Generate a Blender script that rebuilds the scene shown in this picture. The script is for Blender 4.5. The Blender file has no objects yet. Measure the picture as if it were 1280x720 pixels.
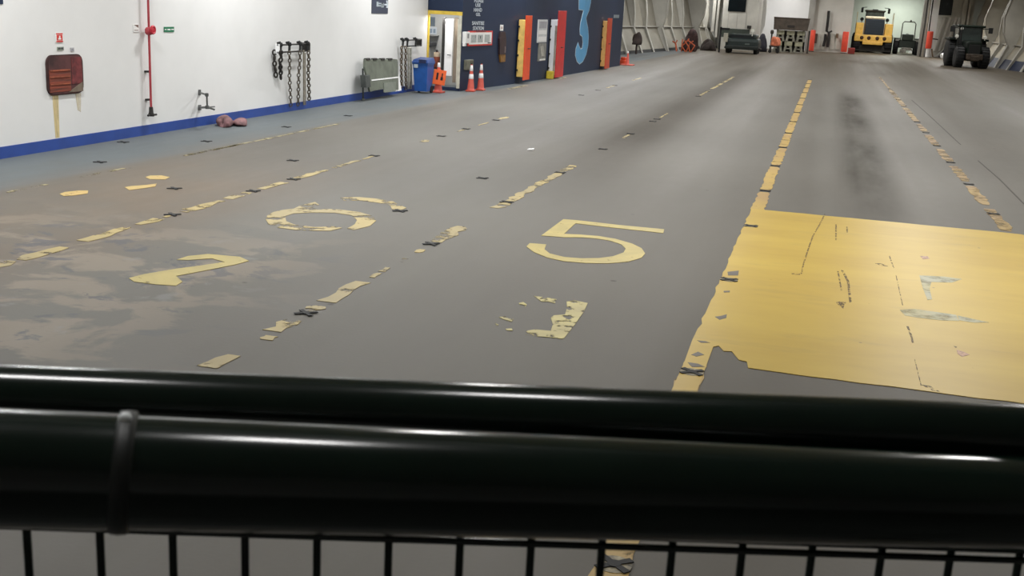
import bpy, math, random
from mathutils import Vector, Matrix
random.seed(7)
SC = bpy.context.scene
COL = SC.collection
PI = math.pi

# ------------------------------------------------------------------ camera
FPX, HC = 1400.0, 2.5                       # focal length in pixels (1280 wide), eye height over the deck
d = Vector((1042-640, 27-360, FPX)).normalized()
n = Vector((1042-640, 27-360, FPX)).cross(Vector((1, .0525, 0))).normalized()
if n.y > 0: n = -n
AX = (d.cross(n)).normalized()              # world X, Y, Z seen in camera axes (x right, y down, z forward)
ROWS = (AX, d, n)
def cam2w(v): return Vector([r.dot(v) for r in ROWS])
EYE = Vector((0, 0, HC))
def ray(px, py): return cam2w(Vector((px-640, py-360, FPX)))
def fl(px, py, z=0.0):
    r = ray(px, py); return EYE + r*((z-HC)/r.z)
def onX(px, py, X):
    r = ray(px, py); return EYE + r*(X/r.x)
def onY(px, py, Y):
    r = ray(px, py); return EYE + r*(Y/r.y)

cd = bpy.data.cameras.new('camera'); cam = bpy.data.objects.new('camera', cd); COL.objects.link(cam)
right, up, back = cam2w(Vector((1,0,0))), cam2w(Vector((0,-1,0))), cam2w(Vector((0,0,-1)))
cam.matrix_world = Matrix(((right.x, up.x, back.x, 0), (right.y, up.y, back.y, 0), (right.z, up.z, back.z, HC), (0,0,0,1)))
cd.sensor_width = 36; cd.lens = 36*FPX/1280; cd.clip_start = .05; cd.clip_end = 400
cd.dof.use_dof = True; cd.dof.focus_distance = 14; cd.dof.aperture_fstop = 14
SC.camera = cam
SC.view_settings.view_transform = 'Standard'; SC.view_settings.look = 'None'
SC.view_settings.exposure = .14; SC.view_settings.gamma = 1; SC.view_settings.use_curve_mapping = False

# ------------------------------------------------------------------ materials
def lin(c):
    def f(v):
        v /= 255; return v/12.92 if v <= .04045 else ((v+.055)/1.055)**2.4
    return (f(c[0]), f(c[1]), f(c[2]), 1)
MATS = {}
def nodes_of(name):
    m = bpy.data.materials.new(name); m.use_nodes = True
    nt = m.node_tree; return m, nt, nt.nodes['Principled BSDF'], nt.nodes['Material Output']
def N(nt, t, **kw):
    x = nt.nodes.new(t)
    for k, v in kw.items():
        if k in ('op',): x.operation = v
        elif hasattr(x, k): setattr(x, k, v)
        else: x.inputs[k].default_value = v
    return x
def noise(nt, vec, scale, detail=4, rough=.55, dist=0):
    x = N(nt, 'ShaderNodeTexNoise'); x.inputs['Scale'].default_value = scale; x.inputs['Detail'].default_value = detail
    x.inputs['Roughness'].default_value = rough; x.inputs['Distortion'].default_value = dist
    nt.links.new(vec, x.inputs['Vector']); return x.outputs['Fac']
def ramp(nt, fac, stops):
    x = N(nt, 'ShaderNodeValToRGB'); e = x.color_ramp.elements
    while len(e) < len(stops): e.new(.5)
    for i, (p, c) in enumerate(stops):
        e[i].position = p; e[i].color = c if isinstance(c, tuple) else (c, c, c, 1)
    nt.links.new(fac, x.inputs['Fac']); return x.outputs['Color']
def mix(nt, fac, a, b, mode='MIX'):
    x = N(nt, 'ShaderNodeMix'); x.data_type = 'RGBA'; x.blend_type = mode
    for i, v in ((0, fac), (6, a), (7, b)):
        if isinstance(v, (int, float)): x.inputs[i].default_value = v
        elif isinstance(v, tuple): x.inputs[i].default_value = v
        else: nt.links.new(v, x.inputs[i])
    return x.outputs[2]
def math_(nt, op, a, b=0.0, c=0.0):
    x = N(nt, 'ShaderNodeMath'); x.operation = op
    for i, v in enumerate((a, b, c)):
        if isinstance(v, (int, float)): x.inputs[i].default_value = v
        else: nt.links.new(v, x.inputs[i])
    return x.outputs[0]
def world_pos(nt): return N(nt, 'ShaderNodeNewGeometry').outputs['Position']
def mapped(nt, vec, sc=(1,1,1), loc=(0,0,0), rot=(0,0,0)):
    x = N(nt, 'ShaderNodeMapping'); x.inputs['Scale'].default_value = sc; x.inputs['Location'].default_value = loc
    x.inputs['Rotation'].default_value = rot
    nt.links.new(vec, x.inputs['Vector']); return x.outputs['Vector']

def M(name, rgb, rough=.5, metal=0., var=.12, scale=3., bump=0., stretch=(1,1,1), dark=None, spec=.5, emit=0):
    """Painted or bare surface: base colour with a little procedural wear."""
    if name in MATS: return MATS[name]
    m, nt, b, out = nodes_of(name)
    c = lin(rgb); p = mapped(nt, world_pos(nt), stretch)
    fac = noise(nt, p, scale, 6, .6)
    dk = lin(dark) if dark else tuple(x*(1-var*2) for x in c[:3]) + (1,)
    lt = c if dark else tuple(min(1, x*(1+var*.5)) for x in c[:3]) + (1,)
    nt.links.new(ramp(nt, fac, [(.3, dk), (.62, lt)]), b.inputs['Base Color'])
    b.inputs['Roughness'].default_value = rough; b.inputs['Metallic'].default_value = metal
    b.inputs['Specular IOR Level'].default_value = spec
    if bump:
        bp = N(nt, 'ShaderNodeBump'); bp.inputs['Strength'].default_value = bump; bp.inputs['Distance'].default_value = .02
        nt.links.new(fac, bp.inputs['Height']); nt.links.new(bp.outputs['Normal'], b.inputs['Normal'])
    if emit:
        b.inputs['Emission Color'].default_value = c; b.inputs['Emission Strength'].default_value = emit
    MATS[name] = m; return m

def paint(name, rgb, wear=.4, scale=6., rgb2=None, soft=.04, stretch=(1,1,1), rough=.5, alpha=1.):
    """Floor paint chipped away where a noise falls under the wear level (bare deck shows)."""
    if name in MATS: return MATS[name]
    m, nt, b, out = nodes_of(name)
    p = mapped(nt, world_pos(nt), stretch)
    f1 = noise(nt, p, scale, 8, .65); f2 = noise(nt, p, scale*.35, 3, .5, .6)
    c = ramp(nt, f2, [(.35, lin(rgb2 or tuple(v*.86 for v in rgb))), (.65, lin(rgb))])
    nt.links.new(c, b.inputs['Base Color']); b.inputs['Roughness'].default_value = rough
    k = ramp(nt, f1, [(max(0, wear-soft), 0.), (wear+soft, alpha)])
    t = N(nt, 'ShaderNodeBsdfTransparent'); mx = N(nt, 'ShaderNodeMixShader')
    nt.links.new(k, mx.inputs[0]); nt.links.new(t.outputs[0], mx.inputs[1]); nt.links.new(b.outputs[0], mx.inputs[2])
    nt.links.new(mx.outputs[0], out.inputs['Surface'])
    MATS[name] = m; return m

def band(nt, v, a, b_, soft):
    """1 inside a..b with soft shoulders"""
    up_ = N(nt, 'ShaderNodeMapRange'); up_.interpolation_type = 'SMOOTHSTEP'
    dn = N(nt, 'ShaderNodeMapRange'); dn.interpolation_type = 'SMOOTHSTEP'
    for x, lo, hi in ((up_, a-soft, a+soft), (dn, b_+soft, b_-soft)):
        x.inputs['From Min'].default_value = lo; x.inputs['From Max'].default_value = hi
        nt.links.new(v, x.inputs['Value'])
    return math_(nt, 'MULTIPLY', up_.outputs['Result'], dn.outputs['Result'])

def deck_material():
    m, nt, b, out = nodes_of('worn_grey_deck')
    pos = world_pos(nt)
    sx = N(nt, 'ShaderNodeSeparateXYZ'); nt.links.new(pos, sx.inputs[0]); X, Y = sx.outputs[0], sx.outputs[1]
    big = noise(nt, mapped(nt, pos, (.28, .06, 1)), 1, 5, .6)
    lanes = noise(nt, mapped(nt, pos, (1.3, .035, 1)), 1, 4, .55)
    fine = noise(nt, mapped(nt, pos, (1, .5, 1)), 5, 6, .65)
    c = ramp(nt, big, [(.3, lin((98,94,87))), (.7, lin((117,115,109)))])
    c = mix(nt, ramp(nt, lanes, [(.35, .45), (.65, 0.)]), c, lin((86,80,72)))
    c = mix(nt, ramp(nt, fine, [(.3, .12), (.7, 0.)]), c, lin((76,72,66)))
    # far end browner
    far = N(nt, 'ShaderNodeMapRange'); far.inputs['From Min'].default_value = 40; far.inputs['From Max'].default_value = 75
    nt.links.new(Y, far.inputs['Value'])
    c = mix(nt, math_(nt, 'MULTIPLY', far.outputs[0], .85), c, lin((84,74,58)))
    # tyre-dark track down the lane behind the yellow area
    wob = math_(nt, 'ADD', X, math_(nt, 'MULTIPLY', math_(nt, 'SUBTRACT', lanes, .5), .5))
    trk = math_(nt, 'MULTIPLY', band(nt, wob, .45, 1.2, .28), band(nt, Y, 15.5, 42, 4.5))
    trk = math_(nt, 'MULTIPLY', trk, ramp(nt, noise(nt, mapped(nt, pos, (.9, .14, 1)), 1, 4, .6), [(.3, .35), (.65, 1.)]))
    c = mix(nt, math_(nt, 'MULTIPLY', trk, .95), c, lin((52,47,38)))
    # dark rubbed track in the numbered lane further on
    trk2 = math_(nt, 'MULTIPLY', band(nt, wob, -4.3, -3.0, .5), band(nt, Y, 19, 60, 6))
    c = mix(nt, math_(nt, 'MULTIPLY', trk2, .55), c, lin((64,58,50)))
    # blue-grey walkway beside the wall
    wk = band(nt, X, -12, -9.5, .12)
    c = mix(nt, math_(nt, 'MULTIPLY', wk, ramp(nt, noise(nt, mapped(nt, pos, (.8, .3, 1)), 1, 5, .6), [(.3, .35), (.6, .85)])), c, lin((95,103,107)))
    # brown dust over the second lane, near
    br = math_(nt, 'MULTIPLY', band(nt, X, -9.4, -6.4, .7), band(nt, Y, 5, 15, 3))
    c = mix(nt, math_(nt, 'MULTIPLY', br, ramp(nt, noise(nt, mapped(nt, pos, (.7, .5, 1)), 1, 5, .6), [(.3, .2), (.65, .8)])), c, lin((112,98,82)))
    # flaked coats of old paint in the near left corner
    fk = math_(nt, 'MULTIPLY', band(nt, X, -12, -4.6, .9), band(nt, Y, 3, 10.2, 1.3))
    f1 = noise(nt, mapped(nt, pos, (1.0, 1.3, 1)), 1.1, 9, .6, .5)
    f2 = noise(nt, mapped(nt, pos, (1.0, 1.2, 1), (7, 3, 0)), 1.5, 9, .62, .4)
    c = mix(nt, math_(nt, 'MULTIPLY', fk, ramp(nt, f1, [(.49, 0.), (.56, .62)])), c, lin((146,134,118)))
    c = mix(nt, math_(nt, 'MULTIPLY', fk, ramp(nt, f2, [(.57, 0.), (.61, .75)])), c, lin((80,82,90)))
    c = mix(nt, math_(nt, 'MULTIPLY', fk, ramp(nt, f2, [(.34, .55), (.40, 0.)])), c, lin((132,132,130)))
    # scattered dark spots
    vo = N(nt, 'ShaderNodeTexVoronoi'); vo.inputs['Scale'].default_value = .9; nt.links.new(pos, vo.inputs['Vector'])
    c = mix(nt, ramp(nt, vo.outputs['Distance'], [(.018, .8), (.035, 0.)]), c, lin((62,58,54)))
    nt.links.new(c, b.inputs['Base Color'])
    r = math_(nt, 'MULTIPLY_ADD', lanes, .35, .34)
    r = math_(nt, 'MULTIPLY_ADD', fine, .10, r)
    nt.links.new(r, b.inputs['Roughness'])
    nt.links.new(math_(nt, 'MULTIPLY_ADD', math_(nt, 'MAXIMUM', trk, math_(nt, 'MULTIPLY', trk2, .8)), -.22, .25), b.inputs['Specular IOR Level'])
    bp = N(nt, 'ShaderNodeBump'); bp.inputs['Strength'].default_value = .06; bp.inputs['Distance'].default_value = .02
    nt.links.new(noise(nt, pos, 30, 4, .6), bp.inputs['Height']); nt.links.new(bp.outputs[0], b.inputs['Normal'])
    return m

WHITE = lambda: M('white_steel_paint', (230,230,229), .45, 0, .03, .6)
GREYW = lambda: M('grey_white_hull_paint', (196,193,184), .5, 0, .08, .9)
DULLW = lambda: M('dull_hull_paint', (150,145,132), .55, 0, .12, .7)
NAVY = lambda: M('navy_steel_paint', (38,50,74), .55, 0, .10, .5, spec=.25)
BLUE = lambda: M('blue_skirting_paint', (42,74,152), .5, 0, .10, 2)
BLACK = lambda: M('black_rubber', (24,25,26), .7, 0, .2, 8)
DARK = lambda: M('dark_steel', (48,46,44), .55, .3, .2, 9)
RUST = lambda: M('rust', (112,58,40), .8, 0, .3, 7, .3)
YELP = lambda: M('yellow_machine_paint', (230,184,90), .45, 0, .1, 4)
ORNG = lambda: M('orange_cone_plastic', (232,88,52), .5, 0, .08, 6)
WREF = lambda: M('white_reflective_band', (245,245,245), .35, 0, .02, 6)
YWARN = lambda: M('yellow_frame_paint', (222,190,72), .5, 0, .12, 5)
SILV = lambda: M('galvanised_chain', (120,114,104), .45, .5, .3, 30)
SIGNW = lambda: M('white_sign_face', (236,236,234), .4, 0, .02, 6)
SIGNR = lambda: M('red_sign_print', (214,60,52), .4, 0, .06, 6)
SIGNG = lambda: M('green_sign_print', (40,118,84), .4, 0, .06, 6)
INK = lambda: M('dark_sign_print', (60,62,66), .5, 0, .06, 6)
GLASSD = lambda: M('dark_window_glass', (16,22,24), .12, 0, .1, 2)
LETT = lambda: M('pale_lettering_vinyl', (205,214,222), .4, 0, .03, 6)

# ------------------------------------------------------------------ mesh builder
class MB:
    def __init__(s): s.v, s.f, s.sm = [], [], []
    def add(s, vs, fs, smooth=False):
        b = len(s.v); s.v += [Vector(v) for v in vs]
        for f in fs: s.f.append([b+i for i in f]); s.sm.append(smooth)
        return s
    def box(s, lo, hi, M_=None, bev=0.):
        x0, y0, z0 = lo; x1, y1, z1 = hi
        if bev <= 0:
            vs = [(x0,y0,z0),(x1,y0,z0),(x1,y1,z0),(x0,y1,z0),(x0,y0,z1),(x1,y0,z1),(x1,y1,z1),(x0,y1,z1)]
            fs = [(0,3,2,1),(4,5,6,7),(0,1,5,4),(1,2,6,5),(2,3,7,6),(3,0,4,7)]
        else:
            import bmesh
            bm = bmesh.new(); bmesh.ops.create_cube(bm, size=1)
            for v in bm.verts:
                v.co = Vector(((x0+x1)/2+v.co.x*(x1-x0), (y0+y1)/2+v.co.y*(y1-y0), (z0+z1)/2+v.co.z*(z1-z0)))
            bev = min(bev, .49*min(abs(x1-x0), abs(y1-y0), abs(z1-z0)))
            bmesh.ops.bevel(bm, geom=bm.edges[:], offset=bev, segments=2, affect='EDGES', profile=.6)
            bm.verts.index_update(); vs = [v.co.copy() for v in bm.verts]; fs = [[v.index for v in f.verts] for f in bm.faces]; bm.free()
        if M_ is not None: vs = [M_ @ Vector(v) for v in vs]
        return s.add(vs, fs)
    def cyl(s, a, b, r0, r1=None, n=16, caps=True):
        a, b = Vector(a), Vector(b); r1 = r0 if r1 is None else r1
        w = (b-a).normalized(); u = w.orthogonal().normalized(); v = w.cross(u)
        ring = lambda c, r: [c + (u*math.cos(2*PI*i/n)+v*math.sin(2*PI*i/n))*r for i in range(n)]
        s.add(ring(a, r0)+ring(b, r1), [(i, (i+1) % n, n+(i+1) % n, n+i) for i in range(n)], True)
        if caps:
            s.add(ring(a, r0), [tuple(range(n))[::-1]]); s.add(ring(b, r1), [tuple(range(n))])
        return s
    def tube(s, pts, r, n=10):
        pts = [Vector(p) for p in pts]; rings = []; prev = None
        for i, p in enumerate(pts):
            t = (pts[min(i+1, len(pts)-1)] - pts[max(i-1, 0)]).normalized()
            u = t.orthogonal().normalized() if prev is None else (prev - t*prev.dot(t)).normalized()
            prev = u; w = t.cross(u); rr = r[i] if isinstance(r, (list, tuple)) else r
            rings += [p + (u*math.cos(2*PI*k/n)+w*math.sin(2*PI*k/n))*rr for k in range(n)]
        fs = [(i*n+k, i*n+(k+1) % n, (i+1)*n+(k+1) % n, (i+1)*n+k) for i in range(len(pts)-1) for k in range(n)]
        s.add(rings, fs, True)
        s.add(rings[:n], [tuple(range(n))[::-1]]); s.add(rings[-n:], [tuple(range(n))])
        return s
    def lathe(s, c, prof, n=24, axis=(0,0,1)):
        c = Vector(c); w = Vector(axis).normalized(); u = w.orthogonal().normalized(); v = w.cross(u); rings = []
        for r, h in prof:
            rings += [c + w*h + (u*math.cos(2*PI*k/n)+v*math.sin(2*PI*k/n))*r for k in range(n)]
        fs = [(i*n+k, i*n+(k+1) % n, (i+1)*n+(k+1) % n, (i+1)*n+k) for i in range(len(prof)-1) for k in range(n)]
        s.add(rings, fs, True)
        s.add(rings[:n], [tuple(range(n))[::-1]]); s.add(rings[-n:], [tuple(range(n))]); return s
    def prism(s, poly, dvec):
        """polygon (3-D points in one plane) pushed along dvec"""
        p = [Vector(q) for q in poly]; dv = Vector(dvec); k = len(p)
        s.add(p+[q+dv for q in p], [tuple(range(k)), tuple(range(2*k-1, k-1, -1))] + [(i, k+i, k+(i+1) % k, (i+1) % k) for i in range(k)])
        return s
    def torus(s, c, u, v, R_, r, sx=1., n=12, m=6):
        c, u, v = Vector(c), Vector(u).normalized(), Vector(v).normalized(); w = u.cross(v); vs = []
        for i in range(n):
            a = 2*PI*i/n; rad = u*math.cos(a)*sx + v*math.sin(a); ctr = c + rad*R_; rn = (u*math.cos(a)+v*math.sin(a)).normalized()
            vs += [ctr + (rn*math.cos(2*PI*k/m)+w*math.sin(2*PI*k/m))*r for k in range(m)]
        s.add(vs, [(i*m+k, i*m+(k+1) % m, ((i+1) % n)*m+(k+1) % m, ((i+1) % n)*m+k) for i in range(n) for k in range(m)], True); return s

def build(name, mb, mat, origin=(0,0,0)):
    import bmesh
    me = bpy.data.meshes.new(name); o_ = Vector(origin)
    me.from_pydata([tuple(v-o_) for v in mb.v], [], mb.f); me.polygons.foreach_set('use_smooth', mb.sm)
    bm = bmesh.new(); bm.from_mesh(me); bmesh.ops.recalc_face_normals(bm, faces=bm.faces[:]); bm.to_mesh(me); bm.free()
    me.materials.append(mat); me.update()
    o = bpy.data.objects.new(name, me); COL.objects.link(o); o.location = o_; return o
def tag(o, label=None, cat=None, group=None, kind=None):
    for k, v in (('label', label), ('category', cat), ('group', group), ('kind', kind)):
        if v: o[k] = v
    return o
def thing(name, label, cat, loc, group=None):
    o = bpy.data.objects.new(name, None); COL.objects.link(o); o.location = Vector(loc); o.empty_display_size = .2
    return tag(o, label, cat, group)
ROOTLOC = {}
def rootloc(o):
    p = Vector((0,0,0))
    while o is not None: p += o.location; o = o.parent
    return p
def part(name, mb, mat, parent, label=None):
    """mb is in world coordinates; parent stands unrotated while building"""
    o = build(name, mb, mat, rootloc(parent)); o.location = (0,0,0); o.parent = parent
    if label: o['label'] = label
    return o
def single(name, mb, mat, label, cat, group=None):
    lo = Vector([min(v[i] for v in mb.v) for i in range(3)]); hi = Vector([max(v[i] for v in mb.v) for i in range(3)])
    return tag(build(name, mb, mat, ((lo.x+hi.x)/2, (lo.y+hi.y)/2, lo.z)), label, cat, group)
def struct(name, mb, mat, parent=None, label=None):
    o = part(name, mb, mat, parent, label) if parent else build(name, mb, mat)
    if not parent: o['kind'] = 'structure'
    if label: o['label'] = label
    return o
def copy_tree(o, parent=None):
    c = o.copy(); COL.objects.link(c); c.parent = parent
    for ch in list(o.children): copy_tree(ch, c)
    return c

# ------------------------------------------------------------------ a flat wall as a frame: (u along, z up, w out)
class Plane:
    def __init__(s, P, U, Nn): s.P, s.U, s.N = Vector(P), Vector(U).normalized(), Vector(Nn).normalized()
    def hit(s, px, py, off=0.):
        r = ray(px, py); return EYE + r*(((s.P + s.N*off - EYE).dot(s.N))/r.dot(s.N))
    def uz(s, px, py):
        q = s.hit(px, py); return (q - s.P).dot(s.U), q.z
    def pt(s, u, z, w=0.):
        q = s.P + s.U*u + s.N*w; return Vector((q.x, q.y, z))
    def rect(s, x0, y0, x1, y1):
        xm, ym = (x0+x1)/2, (y0+y1)/2
        return s.uz(x0, ym)[0], s.uz(x1, ym)[0], s.uz(xm, y1)[1], s.uz(xm, y0)[1]
    def box(s, mb, r, w0, w1, bev=0.):
        mat_ = Matrix(((s.U.x, s.N.x, 0, s.P.x), (s.U.y, s.N.y, 0, s.P.y), (0, 0, 1, 0), (0,0,0,1)))
        return mb.box((min(r[0],r[1]), w0, r[2]), (max(r[0],r[1]), w1, r[3]), mat_, bev)
    def poly(s, mb, pts, w0, w1):
        return mb.prism([s.pt(u, z, w0) for u, z in pts], s.N*(w1-w0))

XW = -11.2                                   # face of the white wall
YF = 31.2                                    # front face of the blue casing
CA = Vector((-10.17, YF, 0)); CB = Vector((-9.75, 36.5, 0)); CC = Vector((-9.36, 52.6, 0))
WL = Plane((XW, 0, 0), (0,1,0), (1,0,0))
WA = Plane(CA, CB-CA, ((CB-CA).y, -(CB-CA).x, 0))
WB = Plane(CB, CC-CB, ((CC-CB).y, -(CC-CB).x, 0))
WF = Plane((XW, YF, 0), (1,0,0), (0,-1,0))

# ------------------------------------------------------------------ shell
DECK = deck_material()
CEIL = 5.6
floor = struct('floor', MB().box((-13, -6, -.2), (14.5, 118.4, 0)), DECK)
struct('ceiling', MB().box((-13, -6, CEIL), (14.5, 118.4, CEIL+.2)), M('ceiling_paint', (205,205,200), .6, 0, .05, .8))
for i, y in enumerate([2.9, 8.2, 15.8, 23.4, 31.0, 38.6, 46.2, 53.8, 61.4, 69, 76.6, 84.2, 91.8, 99.4]):  # unseen beams, added to hide distant lamps from the rails
    struct('added_ceiling_beam' + ('' if i == 0 else '.%03d' % i), MB().box((-12.5, y-.1, CEIL-.75), (14, y+.1, CEIL)).box((-12.5, y-.25, CEIL-.78), (14, y+.25, CEIL-.75)), M('beam_paint', (196,196,190), .6, 0, .05, .8))
wl = struct('wall_left', MB().box((XW-.3, -6, 0), (XW, YF-.05, CEIL)), WHITE())
struct('wall_back', MB().box((-12.5, -6.3, 0), (14.2, -6, CEIL)), WHITE())
struct('wall_right', MB().box((14, -6, 0), (14.3, 79, CEIL)), WHITE())
struct('wall_front', MB().box((-13, 118, 0), (14.5, 118.3, CEIL)), GREYW())
bb = MB(); bb.add([(XW, -6, 0), (XW+.012, -6, 0), (XW+.012, YF-.06, 0), (XW, YF-.06, 0), (XW, -6, .17), (XW+.012, -6, .17), (XW+.012, YF-.06, .17), (XW, YF-.06, .17)],
       [(0,3,2,1),(4,5,6,7),(0,1,5,4),(1,2,6,5),(2,3,7,6),(3,0,4,7)])
struct('baseboard_left', bb, BLUE())
# blue casing: front face with a doorway, then two long faces
dr = WF.rect(529, 18, 573, 106)
DX0, DX1, DZ1 = XW+.02, CA.x-.10, dr[3]
wc = struct('wall_casing', MB()
    .prism([(XW-.3, YF, DZ1), (CA.x, YF, DZ1), (CA.x, YF, CEIL), (XW-.3, YF, CEIL)], (0,.12,0))
    .prism([(DX1+.0, YF, 0), (CA.x, YF, 0), (CA.x, YF, DZ1), (DX1, YF, DZ1)], (0,.12,0))
    .prism([(CA.x, YF, 0), (CB.x, CB.y, 0), (CC.x, CC.y, 0), (CC.x-.3, CC.y, 0), (CB.x-.2, CB.y+.1, 0), (CA.x-.12, YF+.12, 0)], (0,0,CEIL))
    .box((-12.6, CC.y-.2, 0), (CC.x-.01, CC.y, CEIL)), NAVY())

# ------------------------------------------------------------------ paint on the deck (children of the floor)
YP = paint('lane_yellow_paint', (176,156,96), .45, 3.2, (156,140,94), .035)
YPW = paint('worn_yellow_paint', (166,154,114), .49, 3.5, (146,136,104), .06)
YPF = paint('fresh_yellow_paint', (188,170,98), .33, 9, (172,156,92))
def floorpoly(pts, z=.004):
    mb = MB(); q = [fl(px, py) for px, py in pts]
    return mb.prism([(p.x, p.y, .0008) for p in q], (0, 0, z))
def deckpoly(mb, pts, z=.004):
    q = [fl(px, py) for px, py in pts]; return mb.prism([(p.x, p.y, .0008) for p in q], (0,0,z))
def sc(pts, ox, oy, k): return [(ox+x/k, oy+y/k) for x, y in pts]
# numeral 5
five = [(395,92),(455,97),(660,120),(872,140),(868,158),(700,140),(452,112),(398,162),(470,165),(560,172),(640,185),(720,208),(765,230),(782,255),(765,275),(700,294),(600,302),(500,300),(400,292),(320,275),(255,248),(220,222),(235,206),(314,212),(305,235),(330,255),(400,272),(480,278),(560,277),(630,268),(680,250),(690,232),(670,212),(620,195),(560,185),(480,178),(398,178),(290,170)]
struct('painted_numeral', floorpoly(sc(five, 600, 250, 3.788)), YPF, floor, 'yellow painted numeral 5')
zero = [(498,375),(505,358),(530,345),(570,336),(620,331),(700,330),(800,335),(880,345),(935,361),(950,380),(925,402),(860,418),(832,412),(862,396),(872,378),(850,358),(780,348),(680,347),(610,351),(578,362),(582,383),(620,398),(700,407),(775,404),(810,410),(760,422),(700,421),(620,418),(550,409),(510,394)]
o = struct('painted_numeral', floorpoly(sc(zero, 180, 160, 3.274)), YP, floor, 'worn yellow ring of a painted numeral')
mb = MB()
deckpoly(mb, sc([(612,332),(640,318),(700,304),(718,316),(680,328),(640,330)], 180, 160, 3.274))
deckpoly(mb, sc([(803,288),(830,284),(880,284),(950,290),(1020,302),(1050,318),(1074,328),(1055,336),(1015,333),(1008,318),(960,307),(880,297),(820,298)], 180, 160, 3.274))
struct('painted_stroke', mb, YP, floor, 'curved yellow stroke beside the painted ring')
two = [(322,336),(362,326),(440,313),(500,305),(562,296),(530,287),(470,291),(442,290),(470,281),(520,276),(600,283),(622,293),(590,302),(530,314),(440,331),(456,345),(440,355),(390,352),(335,345)]
struct('painted_numeral', floorpoly(sc(two, 0, 180, 2)), YPF, floor, 'worn yellow painted numeral like a 2')
jj = [[(410,482),(450,478),(510,490),(492,530),(450,590),(395,660),(330,652),(240,645),(178,628),(260,615),(335,622),(345,590),(335,560),(350,548),(402,545),(412,512)],
      [(184,490),(205,485),(222,497),(215,508),(190,505)],[(255,456),(297,462),(280,472),(320,465),(362,472),(355,490),(322,482),(290,482)],[(90,556),(120,553),(158,566),(150,578),(110,566)],[(120,612),(150,610),(155,620),(128,620)],[(72,585),(88,585),(86,595),(74,594)]]
mb = MB()
for p in jj: deckpoly(mb, sc(p, 600, 250, 3.788))
struct('painted_letter', mb, paint('flaked_yellow_paint', (196,184,118), .455, 8, (176,164,110), .015), floor, 'flaked yellow painted letter like a J')
# three patches by the walkway line
mb = MB()
for p in ([(318,268),(345,258),(420,250),(470,250),(468,265),(400,275),(340,279)], [(665,232),(700,226),(780,220),(835,213),(828,228),(760,238),(690,247)], [(775,178),(800,170),(860,169),(905,178),(880,190),(800,189)]):
    deckpoly(mb, sc(p, 0, 180, 4.267))
struct('painted_patch', mb, paint('ochre_worn_paint', (184,160,98), .36, 8, (190,160,96)), floor, 'three ochre yellow paint remnants')
# lane lines: jagged strips between world stretches
def strip(mb, X, y0, y1, w, jag=.16, z=.004):
    n = max(3, int((y1-y0)/.14)); L, R_ = [], []
    for i in range(n+1):
        y = y0+(y1-y0)*i/n; e = 0 if 0 < i < n else .25
        L.append((X-w/2*(1-e)+random.uniform(-1,1)*w*jag, y)); R_.append((X+w/2*(1-e)+random.uniform(-1,1)*w*jag, y))
    for i in range(n):
        q = [L[i], R_[i], R_[i+1], L[i+1]]
        mb.prism([(p[0], p[1], .0008) for p in q], (0,0,z))
def lane(X, spans, w, mat, label, jag=.16):
    mb = MB()
    for a in spans: strip(mb, X+(a[3] if len(a) > 3 else 0), min(a[0], a[1]), max(a[0], a[1]), w*(a[2] if len(a) > 2 else 1), jag)
    return struct('lane_line', mb, mat, floor, label)
YY = lambda px, py: fl(px, py).y
XA, XB, XC, XD, XE = -.695, 2.46, -3.83, -6.95, -9.34
sockA = [7.77+3.075*k for k in range(15)]
spA = [(2.6, 8.1)] + [(15.1, 16.85)] + [(sockA[k]+.13, sockA[k+1]-.13) for k in range(3, 14)]
lane(XA, spA, .165, paint('lane_a_paint', (186,156,76), .37, 3.4, (170,138,84), .05), 'yellow line ahead of the yellow area', .10)
lane(XB, [(15.4, 17.2), (17.6, 19.6), (20.2, 22.3), (23.1, 25.3), (26.1, 28.4), (29.3, 31.4, .9), (32.4, 37.4), (38, 43), (43.6, 47), (47.5, 58, .5)], .165, paint('lane_b_paint', (164,138,80), .46, 2.6, (146,120,88), .10), 'worn yellow line right of the dark track', .16)
z3 = lambda x, y: YY(230+x/3.6, 280+y/3.6)
lane(XC, [(z3(60,640), z3(225,592)), (z3(352,520), z3(392,505), .6, .05), (z3(376,480), z3(512,435)), (z3(545,390), z3(622,372), .8), (z3(668,355), z3(832,265)), (z3(815,238), z3(892,224), .45), (z3(865,212), z3(925,198), .5), (z3(1000,175), z3(1030,160), .4), (z3(1058,130), z3(1092,118), .5), (z3(1136,82), z3(1252,12)), (YY(617,260), YY(638,254)), (YY(641,252), YY(718,207), .8), (YY(772,172), YY(780,168), .35), (YY(826,147), YY(836,142), .3), (YY(884,120), YY(895,114), .5), (YY(899,112), YY(913,105), .7), (YY(916,104), YY(930,97), .6)], .15, YP, 'broken yellow line left of the numeral 5', .26)
z1 = lambda x, y: YY(180+x/3.274, 160+y/3.274); z2 = lambda x, y: YY(x/4.267, 180+y/4.267)
lane(XD, [(7.0, z2(60,625)), (z2(75,615), z2(330,550)), (z2(410,515), z2(705,447)), (z2(730,430), z2(850,400), .9), (z2(860,390), z2(890,380), .4), (z2(950,360), z2(1195,305)), (z1(338,290), z1(440,266)), (z1(480,250), z1(590,225)), (z1(608,212), z1(735,180), .8), (z1(740,182), z1(770,174), .6), (z1(795,165), z1(905,136), .7), (z1(920,130), z1(960,118), .4), (YY(533,178), YY(544,176), .9), (YY(575,165), YY(590,161), .3), (YY(612,158), YY(622,154), .3), (YY(634,150), YY(645,147), .9), (YY(772,111), YY(782,108), .5), (YY(800,101), YY(810,98), .6)], .135, YP, 'worn yellow line across the left lanes', .26)
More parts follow.
